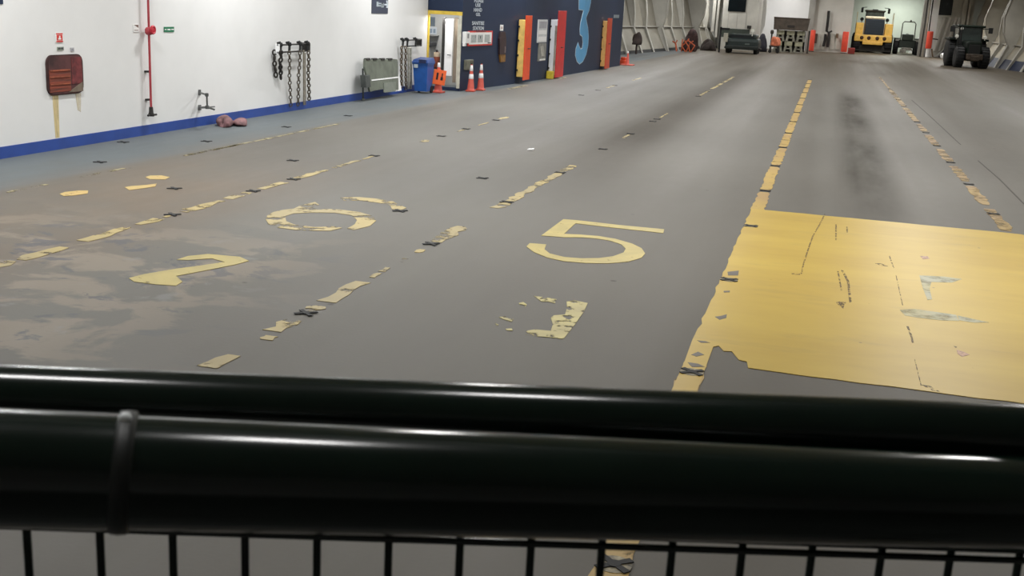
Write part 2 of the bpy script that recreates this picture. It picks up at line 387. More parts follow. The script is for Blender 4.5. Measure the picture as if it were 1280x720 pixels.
lane(XE, [(z2(30,258), z2(235,215)), (z2(440,178), z2(545,153)), (z2(580,147), z2(660,130)), (z2(985,65), z2(1280,2)), (z1(170,112), z1(440,58)), (z1(450,55), z1(600,28)), (z1(610,27), z1(740,2)), (YY(393,161), YY(425,155))], .07, YPW, 'thin pale line along the walkway', .2)
lane(-9.3, [(YY(628,111), YY(652,106.5)), (YY(696,98), YY(706,96.5))], .12, YPW, 'faint yellow dash beside the blue casing')

# big yellow area with its marks
def rrect_px():
    a, b, c, e = fl(948,262), fl(1268,292.5), fl(885,455), fl(1280,505)
    y1 = 15.24; y0 = 8.05
    pts = [(XA+.38, y0)] + [(XA+.38+i*.2+random.uniform(-.03,.03), y0+random.uniform(-.018,.018)) for i in range(1, 15)] + [(2.8, y0), (2.8, y1-.5), (2.74, y1-.18), (2.6, y1-.02)]
    pts += [(2.6-i*.3, y1+random.uniform(-.012,.012)) for i in range(1, 11)] + [(XA-.085, y1)]
    y = y1-.35
    while y > 8.35:
        pts.append((XA-.085+random.uniform(-.012,.012), y)); y -= .17
    pts += [(XA-.082, 8.0), (XA-.085, 7.1), (XA+.082, 7.1), (XA+.082, 8.48), (XA+.12, 8.53), (XA+.17, 8.40), (XA+.23, 8.42), (XA+.30, 8.22), (XA+.36, 8.2)]
    return pts
def yellow_area_material():
    m, nt, b, out = nodes_of('yellow_area_paint'); pos = world_pos(nt)
    f = noise(nt, mapped(nt, pos, (.35, 1.1, 1)), 1.2, 6, .6, .3); f2 = noise(nt, mapped(nt, pos, (.5, 1.6, 1), (3,1,0)), 1.5, 6, .6)
    c = ramp(nt, f, [(.35, lin((188,157,66))), (.65, lin((200,171,74)))])
    c = mix(nt, ramp(nt, f2, [(.58, 0.), (.78, .5)]), c, lin((152,128,76)))
    vo = N(nt, 'ShaderNodeTexVoronoi'); vo.inputs['Scale'].default_value = 1.7; nt.links.new(pos, vo.inputs['Vector'])
    c = mix(nt, ramp(nt, vo.outputs['Distance'], [(.02, .85), (.035, 0.)]), c, lin((112,86,48)))
    nt.links.new(c, b.inputs['Base Color']); b.inputs['Roughness'].default_value = .42
    k = ramp(nt, noise(nt, pos, 11, 7, .62), [(.24, 0.), (.27, 1.)])
    t = N(nt, 'ShaderNodeBsdfTransparent'); mx = N(nt, 'ShaderNodeMixShader')
    nt.links.new(k, mx.inputs[0]); nt.links.new(t.outputs[0], mx.inputs[1]); nt.links.new(b.outputs[0], mx.inputs[2]); nt.links.new(mx.outputs[0], out.inputs['Surface'])
    return m
area = struct('painted_area', MB().prism([(x, y, .0008) for x, y in rrect_px()], (0,0,.0045)), yellow_area_material(), floor, 'large solid yellow painted rectangle')
def marks(name, polys, mat, label, ox=0, oy=0, k=1):
    mb = MB()
    for p in polys:
        q = [fl(x, y) for x, y in sc(p, ox, oy, k)]; mb.prism([(v.x, v.y, .0055) for v in q], (0,0,.0015))
    return part(name, mb, mat, area, label)
def line_poly(pts, w):
    return [(x-w/2, y) for x, y in pts] + [(x+w/2, y) for x, y in pts[::-1]]
SCUFF = paint('brown_scuff', (92,72,46), .52, 26, (128,100,58), .08, (1,.6,1), .5, .85)
BARE = M('bare_deck_chip', (104,98,92), .5, 0, .1, 6)
marks('scuff', [line_poly([(563,75),(545,110),(522,150),(503,205),(492,240),(484,275)], 5), line_poly([(600,110),(600,162)], 5), line_poly([(637,117),(637,136)], 5),
    [(452,273),(480,274),(480,278),(452,277)], [(730,240),(750,240),(774,250),(752,248)], line_poly([(620,262),(640,300),(648,370)], 8), line_poly([(606,265),(618,330)], 5),
    [(600,370),(615,366),(632,368),(636,374),(628,376),(624,392),(616,384),(606,378)], line_poly([(778,215),(792,255)], 4), line_poly([(800,280),(822,380)], 3), line_poly([(838,450),(850,480),(856,505)], 7), line_poly([(862,560),(884,650)], 3),
    [(885,645),(915,650),(945,668),(920,664)], [(990,515),(1003,518),(1000,522)],],
    SCUFF, 'brown scuffs and scratches', 820, 240, 2.667)
marks('paint_remnant', [[(878,280),(960,284),(1020,292),(985,304),(918,302),(912,325),(920,360),(905,362),(890,325)], [(812,395),(860,392),(930,402),(1000,412),(1010,432),(950,430),(880,422),(830,414)], [(1005,414),(1060,426),(1110,437),(1060,438),(1010,430)]],
    paint('pale_blue_old_paint', (176,176,158), .40, 5, (184,174,126), .14), 'pale blue-grey paint remnants', 820, 240, 2.667)
marks('paint_chip', [[(196,418),(214,416),(236,410),(234,422),(212,428)], [(137,497),(165,500),(180,505),(150,505)], [(117,545),(140,535),(160,545),(135,551)], [(105,570),(140,575),(162,585),(120,586)], [(225,332),(246,331),(246,336),(226,337)], [(238,268),(276,264),(274,280),(240,280)]],
    BARE, 'chips of bare grey deck', 820, 240, 2.667)
marks('deck_fitting_mark', [[(880,215),(905,216),(912,224),(890,226)], [(1002,528),(1025,535),(1045,545),(1020,552),(1005,542)]], M('pinkish_bare_metal', (186,150,128), .5, .2, .3, 30), 'pinkish worn fittings', 820, 240, 2.667)

mb = MB()
for pts in ([(885,180),(940,228),(1055,335)], [(1115,390),(1190,455),(1274,540),(1300,562)]):
    q = [fl(x, y) for x, y in sc(pts, 820, 60, 2.77)]
    for a, b_ in zip(q[:-1], q[1:]): mb.prism([(a.x-.012,a.y,.0008),(a.x+.012,a.y,.0008),(b_.x+.012,b_.y,.0008),(b_.x-.012,b_.y,.0008)], (0,0,.002))
struct('deck_seam', mb, M('dark_seam', (58,52,46), .7), floor, 'thin dark seam in the deck')

# ------------------------------------------------------------------ lashing sockets: a dark cross in a shallow ring
def socket_proto(ring):
    t = thing('lashing_socket', 'x', 'deck socket', (0,0,0), 'cross-shaped lashing sockets in the deck')
    mb = MB()
    for a in (.70, PI-.70):
        u = Vector((math.cos(a), math.sin(a), 0)); v = Vector((-u.y, u.x, 0)); p = []
        for s_, w in ((-.095, .020), (0, .016), (.095, .020)): p.append(u*s_+v*w)
        for s_, w in ((.095, .020), (0, .016), (-.095, .020)): p.append(u*s_-v*w)
        mb.prism([(q.x, q.y, .006) for q in p], (0,0,.006))
    mb.cyl((0,0,.005), (0,0,.013), .034, n=12)
    t2 = mb
    mb = MB(); n_ = 20
    for i in range(n_):
        a, b_ = 2*PI*i/n_, 2*PI*(i+1)/n_; q = [(r*math.cos(x)*1.0, r*math.sin(x)*1.0, .003) for r, x in ((.0,a),(.085,a),(.085,b_))]
        mb.prism(q, (0,0,.004))
    part('cross_slot', t2, BLACK(), t)
    if ring: part('ring', mb, M('worn_bare_ring', (150,140,112), .5, .1, .5, 20), t)
    return t
protos = [socket_proto(False), socket_proto(True)]; used = [False, False]
def socket(x, y, label, bright=0):
    if used[bright]: t = copy_tree(protos[bright])
    else: t = protos[bright]; used[bright] = True
    t.location = (x, y, 0); t['label'] = label
ORD = ['nearest', 'second', 'third', 'fourth', 'fifth', 'sixth', 'seventh', 'eighth', 'ninth', 'tenth', 'eleventh', 'twelfth', 'thirteenth', 'fourteenth', 'fifteenth', 'sixteenth']
socket(XA, 4.72, 'black cross socket on the yellow line seen through the railing mesh', 1)
for k, y in enumerate(sockA):
    lab = ['black cross socket on the yellow line just above the railing', 'worn cross socket halfway up the yellow area edge', 'worn cross socket at the top corner of the yellow area'][k] if k < 3 else \
        'dark cross socket on the yellow line beyond the yellow area, %s of its row' % ORD[k-3]
    socket(XA, y, lab, 1 if k < 3 else 0)
for k in range(11):
    socket(XB, 16.75+3.06*k, 'dark cross socket on the line right of the tyre track, %s of its row' % ORD[k])
ysC = [7.98, 10.98] + [YY(632,253), YY(698,216)] + [20.4, 23.4, 26.5, YY(832,150), YY(878,121), YY(893,115), YY(907,108)]
for k, y in enumerate(ysC):
    socket(XC, y, 'dark cross socket on the broken line left of the numeral 5, %s counting away' % ORD[k])
ysD = [11.03, YY(325,240), YY(363,224), YY(468,195), 20.3, 24, YY(590,162), YY(737,120), YY(760,114), YY(783,108)]
for k, y in enumerate(ysD):
    socket(XD, y, 'dark cross socket on the line across the left lanes, %s counting away' % ORD[k])
for (px, py), lab in (((500,264), 'dark cross socket at the end of the curved stroke by the ring'), ((218,236), 'dark cross socket beside the ochre paint remnants'), ((366,201), 'dark cross socket between the walkway line and the worn left line'), ((603,223), 'lone dark cross socket on bare deck left of the rightmost broken line'),
        ((125,203), 'dark cross socket on the blue-grey walkway, nearest the rusty hatch'), ((154,178), 'dark cross socket on the walkway below the red pipe'), ((258,177), 'dark cross socket on the walkway below the wall bracket'), ((435,145), 'dark cross socket on the walkway between the two chain racks'), ((358,159), 'dark cross socket on the walkway below the wall chains')):
    p = fl(px, py); socket(p.x, p.y, lab)
p = fl(663,188)
single('paper_scrap', MB().add([(p.x-.05,p.y-.04,.003),(p.x+.06,p.y-.02,.005),(p.x+.05,p.y+.06,.012),(p.x-.04,p.y+.05,.004),(p.x-.05,p.y-.04,.02),(p.x+.06,p.y-.02,.03),(p.x+.05,p.y+.06,.035),(p.x-.04,p.y+.05,.025)], [(0,3,2,1),(4,5,6,7),(0,1,5,4),(1,2,6,5),(2,3,7,6),(3,0,4,7)]), WREF(), 'small white scrap lying alone on the grey deck', 'scrap')

# ------------------------------------------------------------------ railing in front of the camera
A17 = math.radians(17.2)
RU = Vector((math.cos(A17), math.sin(A17), 0)); RN = Vector((-RU.y, RU.x, 0))
def railhit(px, py, dist):
    r = ray(px, py); return EYE + r*(dist/r.dot(RN))
GREEN = M('black_green_gloss_paint', (13,26,20), .17, 0, .12, 14, spec=.42)
rl = thing('railing', 'glossy black-green railing with mesh panel right in front of the viewer', 'railing', Vector((0,0,1.1))+RN*.9)
def railtube(mb, p0, d0, p1, d1, r, ext=.5, n=32):
    a, b_ = railhit(p0[0], p0[1], d0), railhit(p1[0], p1[1], d1); w = b_-a
    return mb.cyl(a-w*ext, b_+w*ext, r, n=n)
part('top_rail', railtube(MB(), (0,500), .90, (1280,548), .90, .030), GREEN, rl)
LR0, LR1 = ((0,585), .68), ((1280,628), .84)
part('lower_rail', railtube(MB(), LR0[0], LR0[1], LR1[0], LR1[1], .0375), GREEN, rl)
a, b_ = railhit(*LR0[0], LR0[1]), railhit(*LR1[0], LR1[1]); w = (b_-a).normalized()
c0 = a + (b_-a)*.097
cl = part('sleeve', MB().cyl(a-w*.4, c0, .0382, n=32), GREEN, rl)
part('collar', MB().lathe(c0-w*.006, [(.0378,0),(.0405,.001),(.041,.006),(.0405,.0115),(.0378,.0125)], 32, w), M('black_collar', (12,18,15), .5, 0, .1, 20), rl)
part('bolt_head', MB().lathe(c0+w*.004+Vector((0,0,.040))-RN*.006, [(.0042,-.006),(.0042,.002),(.003,.0035),(.001,.0045)], 16, Vector((0,0,1))-RN*.6), M('bolt_glint_white', (235,240,240), .35, 0), rl, 'bolt head painted white as a glint')  # white base colour paints in the bolt's highlight
MD = .92; zb = 1.16
m0 = railhit(35, 690, MD); m1 = railhit(1102, 690, MD)
ua, ub = m0.dot(RU), m1.dot(RU); st = (ub-ua)/12
for k in range(-6, 20):
    P_ = RU*(ua+st*k) + RN*MD
    part('mesh_wire', MB().cyl((P_.x, P_.y, zb), (P_.x, P_.y, 2.17), .0038, n=10), GREEN, rl)
zt = railhit(640, 675, MD).z
for zz in (zt+.010, zt, zt-.3, zt-.6, zb+.02):
    A_, B_ = RU*(ua-st*6.3)+RN*(MD-.006), RU*(ub+st*7.3)+RN*(MD-.006)
    part('cross_wire', MB().cyl((A_.x, A_.y, zz), (B_.x, B_.y, zz), .0034, n=10), GREEN, rl)
for s_ in (ua-st*6.6, ub+st*7.6):
    P_ = RU*s_+RN*MD
    part('post', MB().cyl((P_.x, P_.y, 1.1), (P_.x, P_.y, 2.24), .026, n=20).box((P_.x-.07, P_.y-.07, 1.1), (P_.x+.07, P_.y+.07, 1.115)), GREEN, rl)
    for dd in (.70, .86): pass
# raised platform the viewer stands on
cs = [RU*s_+RN*t for s_, t in ((-2.2,-2.5),(2.4,-2.5),(2.4,1.0),(-2.2,1.0))]
pm = MB().prism([(q.x, q.y, 1.0) for q in cs], (0,0,.1))
for s_, t in ((-2.0,-2.3),(2.2,-2.3),(2.2,.85),(-2.0,.85)):
    q = RU*s_+RN*t; pm.box((q.x-.06, q.y-.06, 0), (q.x+.06, q.y+.06, 1.0))
struct('floor_platform', pm, M('platform_steel', (96,98,96), .6, .2, .1, 3))

# ------------------------------------------------------------------ things on the white wall
def wall_sign(plane, rect, mat, label, name='sign', cat='sign', t=.012):
    r = plane.rect(*rect); mb = plane.box(MB(), r, .002, t, .002)
    root = thing(name, label, cat, plane.pt((r[0]+r[1])/2, r[2]))
    part('sign_plate', mb, mat, root); return root, r
def sub(r, a, b, c, e):
    """fractions of a (u0,u1,z0,z1) rectangle"""
    u0, u1, z0, z1 = r; return (u0+(u1-u0)*a, u0+(u1-u0)*b, z0+(z1-z0)*c, z0+(z1-z0)*e)
# rusty hatch
r = WL.rect(57, 68, 102, 118)
def rrect(r, rad, k=6):
    u0, u1, z0, z1 = r; pts = []
    for cx, cz, a0 in ((u1-rad, z1-rad, 0), (u0+rad, z1-rad, PI/2), (u0+rad, z0+rad, PI), (u1-rad, z0+rad, 1.5*PI)):
        pts += [(cx+rad*math.cos(a0+PI/2*i/k), cz+rad*math.sin(a0+PI/2*i/k)) for i in range(k+1)]
    return pts
hat = thing('hatch_plate', 'large rusty brown hatch plate on the white wall', 'hatch', WL.pt((r[0]+r[1])/2, r[2]))
part('rim', WL.poly(MB(), rrect(r, .13), .003, .03), M('dark_rim_rust', (66,40,38), .8, 0, .3, 6, .3), hat)
part('cover', WL.poly(MB(), rrect(sub(r, .03,.97,.03,.97), .11), .03, .036), M('maroon_rust', (84,46,46), .75, 0, .3, 3, .3), hat)
o = WL.box(MB(), sub(r, .04,.62,.08,.64), .036, .042, .002); part('rust_panel', o, M('orange_rust', (138,64,44), .8, 0, .45, 9, .4, (1,.3,4), dark=(84,44,36)), hat, 'orange-brown rusted panel')
part('rust_panel', WL.box(MB(), sub(r, .66,.95,.25,.93), .036, .042, .002), M('red_rust', (118,48,50), .75, 0, .35, 6, .3), hat, 'dull red panel')
part('scraped_corner', WL.poly(MB(), [(sub(r,.55,.96,.05,.30)[i], sub(r,.55,.96,.05,.30)[j]) for i, j in ((0,2),(1,2),(1,3))], .036, .043), M('grey_scrape', (112,98,84), .7, 0, .3, 8), hat, 'greyish scraped corner')
mb = MB()
for zf in (.60, .44, .26): WL.box(mb, sub(r, .05,.6,zf,zf+.03), .042, .052, .002)
part('stiffener', mb, M('rust_bright', (152,80,54), .8, 0, .3, 9), hat)
STREAK = paint('rust_streak', (222,202,150), .40, 3.2, (232,218,180), .16, (1,4,.5), .5, .9)
u0 = WL.uz(64, 120)[0]; u1 = WL.uz(73, 120)[0]
part('rust_streak', WL.poly(MB(), [(u0-.02, r[2]-.005), (u1+.03, r[2]-.005), (u1, .9), (u1-.02, .18), (u0+.05, .18), (u0+.02, .9)], .0006, .0022), STREAK, hat, 'yellow rust streak running down the wall')
u0 = WL.uz(94, 120)[0]; u1 = WL.uz(100, 120)[0]
part('rust_streak', WL.poly(MB(), [(u0, r[2]-.005), (u1+.03, r[2]-.005), (u1, r[2]-.30), (u0+.04, r[2]-.26)], .0006, .0022), paint('faint_rust_streak', (228,216,186), .5, 3.2, (230,222,204), .16, (1,4,.5), .5, .6), hat, 'short faint rust streak')
# signs over the hatch
s, r = wall_sign(WL, (69,41,78,53), SIGNW(), 'small red and white sign above the rusty hatch')
mb = MB(); WL.box(mb, sub(r,.04,.96,.84,.97), .012, .014); WL.box(mb, sub(r,.04,.96,.03,.18), .012, .014); WL.box(mb, sub(r,.1,.9,.22,.8), .012, .014); part('red_symbol', mb, SIGNR(), s)
mb = MB(); WL.box(mb, sub(r,.3,.7,.3,.45), .014, .016); WL.box(mb, sub(r,.42,.6,.45,.7), .014, .016); part('white_symbol', mb, SIGNW(), s)
s, r = wall_sign(WL, (71,58.5,79,63), M('green_tag', (148,158,142), .5, 0, .06, 6), 'small grey-green label just above the rusty hatch', 'wall_sign')
mb = MB(); WL.box(mb, sub(r,.08,.45,.3,.8), .012, .014); WL.box(mb, sub(r,.55,.92,.3,.8), .012, .014); part('dark_print', mb, INK(), s)
s, r = wall_sign(WL, (87.5,59.5,92,64), M('grey_tag', (176,176,180), .5, 0, .06, 6), 'tiny grey square label at the hatch top right corner', 'wall_sign')
part('dark_print', WL.box(MB(), sub(r,.25,.75,.3,.7), .012, .014), M('mid_grey_print', (140,140,146), .5), s)
# corner sign cut by the frame
s, r = wall_sign(WL, (-16,-22,2.5,5), NAVY(), 'navy wall sign cut off by the picture corner', 'wall_sign')
# red pipe with valve
q0 = WL.uz(184, 0); q1 = WL.uz(190, 143)
WP = Plane((XW+.09,0,0),(0,1,0),(1,0,0)); q1 = WP.uz(190, 143)
pu = WP.uz(187, 70)[0]
pip = thing('wall_mounted_fire_pipe', 'thin red fire pipe running down the white wall', 'pipe', WL.pt(pu, q1[1], .09))
RED = M('red_pipe_paint', (176,62,72), .45, 0, .1, 6)
part('pipe', MB().tube([WL.pt(pu, CEIL-.02, .09), WL.pt(pu, q1[1]+.06, .09)], .02, 12), RED, pip)
vu, vz = WP.uz(188, 37)
part('valve', MB().lathe(WL.pt(pu, vz-.05, .09), [(.03,-.04),(.05,-.03),(.068,0),(.068,.05),(.05,.08),(.03,.09)], 16), RED, pip)
part('hand_wheel', MB().torus(WL.pt(pu, vz, .17), (0,1,0), (0,0,1), .06, .018, 1, 16, 8).cyl(WL.pt(pu-.06, vz, .17), WL.pt(pu+.06, vz, .17), .012).cyl(WL.pt(pu, vz-.06, .17), WL.pt(pu, vz+.06, .17), .012).lathe(WL.pt(pu, vz, .13), [(.05,0),(.06,.02),(.03,.05)], 14, (1,0,0)), M('valve_red', (196,40,58), .4, 0, .1, 6), pip)
for z in (vz+.7, vz-.7, q1[1]+.25): part('clip', MB().box(*[tuple(WL.pt(pu+k, z+j, i)) for k, j, i in ((-.04,-.015,.004),(.04,.015,.075))]), DARK(), pip)
part('foot_coupling', MB().lathe(WL.pt(pu, q1[1]-.03, .09), [(.05,0),(.06,.02),(.04,.06),(.035,.14),(.03,.16)], 14).cyl(WL.pt(pu-.1, q1[1]-.01, .09), WL.pt(pu+.14, q1[1]-.01, .1), .018), DARK(), pip)
s, r = wall_sign(WL, (166,30.5,173,40), SIGNW(), 'small white notice left of the red pipe', 'wall_sign')
mb = MB(); WL.poly(mb, [(sub(r,.1,.9,.55,.95)[i], sub(r,.1,.9,.55,.95)[j]) for i, j in ((0,3),(1,2),(1,3))], .012, .014); WL.box(mb, sub(r,.15,.85,.2,.28), .012, .014); part('dark_print', mb, M('brown_print', (112,92,84), .5), s)
s, r = wall_sign(WL, (204.5,33.5,217,40), SIGNG(), 'small green exit sign right of the red pipe')
mb = MB(); WL.box(mb, sub(r,.04,.22,.42,.58), .012, .014); WL.box(mb, sub(r,.32,.62,.36,.60), .012, .014); WL.box(mb, sub(r,.70,.96,.40,.62), .012, .014); part('white_symbol', mb, SIGNW(), s)
# wall bracket (small swivel arm)
GST = M('bracket_steel', (98,100,98), .5, .3, .2, 12)
br = thing('wall_mount_bracket', 'small grey swivel bracket sticking out of the white wall', 'bracket', WL.pt(WL.uz(257,134)[0], WL.uz(257,134)[1]))
uA, zA = WL.uz(249, 115.5); uB, zB = WL.uz(249, 134.5)
pC = WL.hit(258.5, 118.5, .45); pD = WL.hit(259, 134, .45)
part('upper_arm', MB().cyl(WL.pt(uA, zA), pC, .017), GST, br); part('lower_arm', MB().cyl(WL.pt(uB, zB), pD, .02).cyl(pD, WL.hit(268,137,.62), .016).cyl(pD, WL.hit(268,133.4,.3), .013), GST, br)
part('upright', MB().cyl(pC, pD, .016).lathe(pC-Vector((0,0,.03)), [(.03,0),(.035,.03),(.03,.06)], 12).lathe(pD-Vector((0,0,.03)), [(.035,0),(.04,.03),(.035,.06)], 12), GST, br)
part('wall_plate', MB().box(tuple(WL.pt(uA-.03, zA-.05, .003)), tuple(WL.pt(uA+.03, zA+.05, .02))), GST, br)
part('wall_plate', MB().box(tuple(WL.pt(uB-.04, zB-.05, .003)), tuple(WL.pt(uB+.04, zB+.05, .02))), GST, br)
# crumpled cloth at the wall foot
import bmesh
def lump(c, sx, sy, sz, seed, rot=0, amp=.35, sub_=3):
    rnd = random.Random(seed); bm = bmesh.new(); bmesh.ops.create_icosphere(bm, subdivisions=sub_, radius=1)
    ph = [(Vector((rnd.uniform(-1,1), rnd.uniform(-1,1), rnd.uniform(-1,1)))*rnd.uniform(2,5), rnd.uniform(0,6)) for _ in range(7)]
    mb = MB(); cr, sr = math.cos(rot), math.sin(rot); vs = []
    for v in bm.verts:
        k = 1 + amp*sum(math.sin(v.co.dot(w_)+p_) for w_, p_ in ph)/4
        x, y, z = v.co.x*k*sx, v.co.y*k*sy, (max(v.co.z*k, -.5)+.5)*sz/1.5
        vs.append((c[0]+x*cr-y*sr, c[1]+x*sr+y*cr, c[2]+max(z, 0.003)))
    bm.verts.index_update(); mb.add(vs, [[v.index for v in f.verts] for f in bm.faces], True); bm.free(); return mb
p = fl(281, 157)
m = lump((p.x, p.y, 0), .13, .34, .17, 3, .35, .55); mm = lump((p.x+.16, p.y+.32, 0), .12, .36, .12, 9, .5, .4); m.add(mm.v, mm.f, True)
single('crumpled_rag', m, M('dusty_pink_cloth', (132,96,98), .85, 0, .35, 6, .4), 'crumpled dusty pink rag on the deck below the white wall', 'rag')

# chain racks
def chain(mb, pts, link=.075, r=.011, wide=.6):
    pts = [Vector(p_) for p_ in pts]; i = 0
    for a, b_ in zip(pts[:-1], pts[1:]):
        L = (b_-a).length; k = max(1, int(L/(link*.8))); w = (b_-a).normalized(); u = w.orthogonal().normalized(); v = w.cross(u)
        for j in range(k):
            c = a + (b_-a)*((j+.5)/k); side = (u, v)[i % 2]; mb.torus(c, w, side, link*.36, r, 1.45, 10, 5); i += 1
    return mb
def chain_rack(x0, y0, x1, y1, label, hooks):
    out = .16; r = Plane((XW+out,0,0),(0,1,0),(1,0,0)).rect(x0, y0, x1, y1)
    t = thing('hanging_chain_rack', label, 'chain rack', WL.pt((r[0]+r[1])/2, r[2]))
    mb = MB(); z0, z1 = r[2], r[3]
    for z in (z0, z1): mb.cyl(WL.pt(r[0], z, out), WL.pt(r[1], z, out), .018)
    part('rail_bars', mb, DARK(), t)
    part('end_block', WL.box(MB(), (r[0]+.0, r[0]+.05, z0-.03, z1+.02), .11, out+.03, .01), WREF(), t, 'white end block')
    part('end_block', WL.box(MB(), (r[1]-.04, r[1]+.02, z0-.02, z1+.02), .01, out+.03, .01), DARK(), t)
    for u in hooks(r): 
        part('hook', MB().tube([WL.pt(u, z0-.02, out+.02), WL.pt(u, z1, out+.03), WL.pt(u, z1+.05, out+.01), WL.pt(u, z1+.03, out-.05)], .028, 8).lathe(WL.pt(u, z1-.0, out+.03), [(.03,-.03),(.05,0),(.03,.05)], 12), BLACK(), t)
    return r, out
r, out = chain_rack(347, 55.5, 386, 64.5, 'dark wall rack with hooks holding long hanging chains', lambda r: [Plane((XW+.18,0,0),(0,1,0),(1,0,0)).uz(x, 60)[0] for x in (350.5, 361.5, 375, 384.5)])
CH = M('tarnished_chain', (104,96,84), .5, .4, .35, 30); CHD = M('dark_chain', (62,58,54), .5, .4, .3, 30)
def hang(x0, y0, x1, y1, label, mat, grp, off=.235, xm=None, r_=.013, link=.09):
    a = WL.hit(x0, y0, off); b_ = WL.hit(x1, y1, .06); pts = [a]
    for i in range(1, 5):
        t = i/5; q = a.lerp(b_, t); q.x = XW + (off*(1-t)+.05*t) ; pts.append(Vector((q.x, q.y+.02*math.sin(i*2.1), q.z)))
    pts.append(b_)
    return single('hanging_chain', chain(MB(), pts, link, r_), mat, label, 'chain', grp)
G1 = 'chains on the wall rack above the blue skirting'
hang(342.5, 62, 345, 97, 'short dark chain at the left end of the wall rack', CHD, G1, .07, r_=.02, link=.1)
hang(351, 64, 351, 100, 'short thick dark chain, second from left on the wall rack', CHD, G1, .26, r_=.02, link=.1)
hang(361.5, 64, 363.5, 133, 'long thin chain in the middle of the wall rack', CH, G1)
hang(375, 64, 372.5, 132, 'long thin chain right of the middle chain on the rack', CH, G1)
hang(385.5, 64, 386.5, 125, 'doubled chain at the right end of the wall rack', CH, G1, r_=.016)
mb = MB(); a, b_ = WL.hit(379.5, 63, .215), WL.hit(380, 131, .05); mb.tube([a, a.lerp(b_,.5), b_], .02, 8); a, b_ = WL.hit(381.5, 66, .215), WL.hit(382, 131, .05); mb.tube([a, b_], .012, 8)
single('hanging_strap', mb, M('grey_strap', (146,138,122), .7, 0, .2, 12), 'pale grey lashing strap hanging beside the right end chain', 'strap')
r2, out2 = chain_rack(503, 50, 526, 57.5, 'dark wall rack with hooks behind the blue bin', lambda r: [Plane((XW+.18,0,0),(0,1,0),(1,0,0)).uz(x, 54)[0] for x in (503.5, 509, 519.5)])
G2 = 'chains and straps on the rack behind the bin'
PALE = M('pale_webbing', (192,190,178), .7, 0, .25, 14)
hang(502, 58, 502, 110, 'tarnished chain at the left of the rack behind the bin', M('tan_chain', (122,108,90), .55, .3, .4, 30), G2, r_=.016)
hang(507, 58, 507.5, 112, 'tarnished chain, second on the rack behind the bin', M('tan_chain', (0,0,0)), G2, r_=.016)
for x, lb in ((510.3, 'pale strap hanging between the tarnished chains and the blue bin'), (513.2, 'pale strap hanging right beside the blue bin')):
    a, b_ = WL.hit(x, 59.5, .225), WL.hit(x+.3, 110.5, .06); mb = MB(); mb.tube([a, a.lerp(b_,.5)+Vector((.01,0,0)), b_], .03, 8)
    single('hanging_strap', mb, PALE, lb, 'strap', G2)
# leaning folded grey panel
pl = Plane((XW+.32, 0, 0), (0,1,0), (1,0,0))
fp = thing('leaning_panel', 'grey-green folded panel with a white stripe leaning on the white wall', 'panel', fl(478, 119))
PG = M('grey_green_panel', (104,110,98), .6, 0, .14, 5)
def tilt(mb, z0=.0, k=.22):
    for v in mb.v: v.x -= (v.z)*k*.6
    return mb
lo = [pl.uz(x, y) for x, y in ((462,114.5), (479,110.5), (497,112), (500.5,78), (500,74.5), (492,73.5), (484,75.5), (476,73.5), (468,75), (460.5,74), (459,84))]
part('board', tilt(pl.poly(MB(), lo, 0, .05)), PG, fp)
part('white_stripe', tilt(pl.poly(MB(), [pl.uz(x, y) for x, y in ((465,99.6),(499,95.7),(499,97.2),(465,101.2))], .05, .058)), WREF(), fp, 'white stripe across the board')
part('lower_flap', tilt(pl.poly(MB(), [pl.uz(x, y) for x, y in ((479,104),(494,102),(492,114),(478,115.5))], .05, .075)), M('grey_flap', (122,128,118), .6, 0, .1, 5), fp)
for x in (464, 472.5, 482, 491): part('top_clip', tilt(pl.box(MB(), pl.rect(x-2.4, 73, x+2.4, 75.5), -.01, .07, .01)), DARK(), fp)
part('side_bracket', tilt(pl.box(MB(), pl.rect(455.5, 94, 461.5, 109), -.04, .10, .01)), M('dark_grey_bracket', (74,78,76), .6, .2, .15, 8), fp)
a, b_ = pl.hit(458.5, 86, .06), Vector((XW+.16, WL.hit(454, 119, .16).y, .03))
part('prop_leg', MB().tube([Vector((a.x-a.z*.13, a.y, a.z)), b_], .022, 8).lathe((b_.x, b_.y, .0), [(.05,0),(.05,.04),(.03,.06)], 12), M('dark_grey_bracket', (0,0,0)), fp)
part('white_gusset', tilt(pl.poly(MB(), [pl.uz(x, y) for x, y in ((500.5,93),(501.5,113),(494,114.3))], -.02, .03)), WREF(), fp, 'white triangular end piece')
# navy sign with arrow
s, r = wall_sign(WL, (464.3,-9,484.6,17), M('navy_sign_face', (58,64,82), .45, 0, .05, 3), 'navy sign with a pale arrow high on the white wall', 'wall_sign')
a_ = WL.rect(470, 2, 479.5, 8.2)
mb = MB(); WL.box(mb, WL.rect(470,2,472.4,8.2), .012, .016); WL.box(mb, WL.rect(472.4,3.6,478.5,5.1), .012, .016); WL.box(mb, WL.rect(472.4,6.4,478,8), .012, .016); WL.box(mb, WL.rect(476,3.6,479,9.3), .012, .016)
part('pale_lettering', mb, M('grey_lettering', (168,178,184), .45), s)
mb = MB(); WL.box(mb, WL.rect(479.8,4.9,483,6.7), .012, .016); WL.poly(mb, [WL.uz(x,y) for x, y in ((482,.8),(483.8,.8),(484.2,9.8),(482.2,9.8),(483,6.5),(483,5))], .012, .016)
part('arrow', mb, LETT(), s)

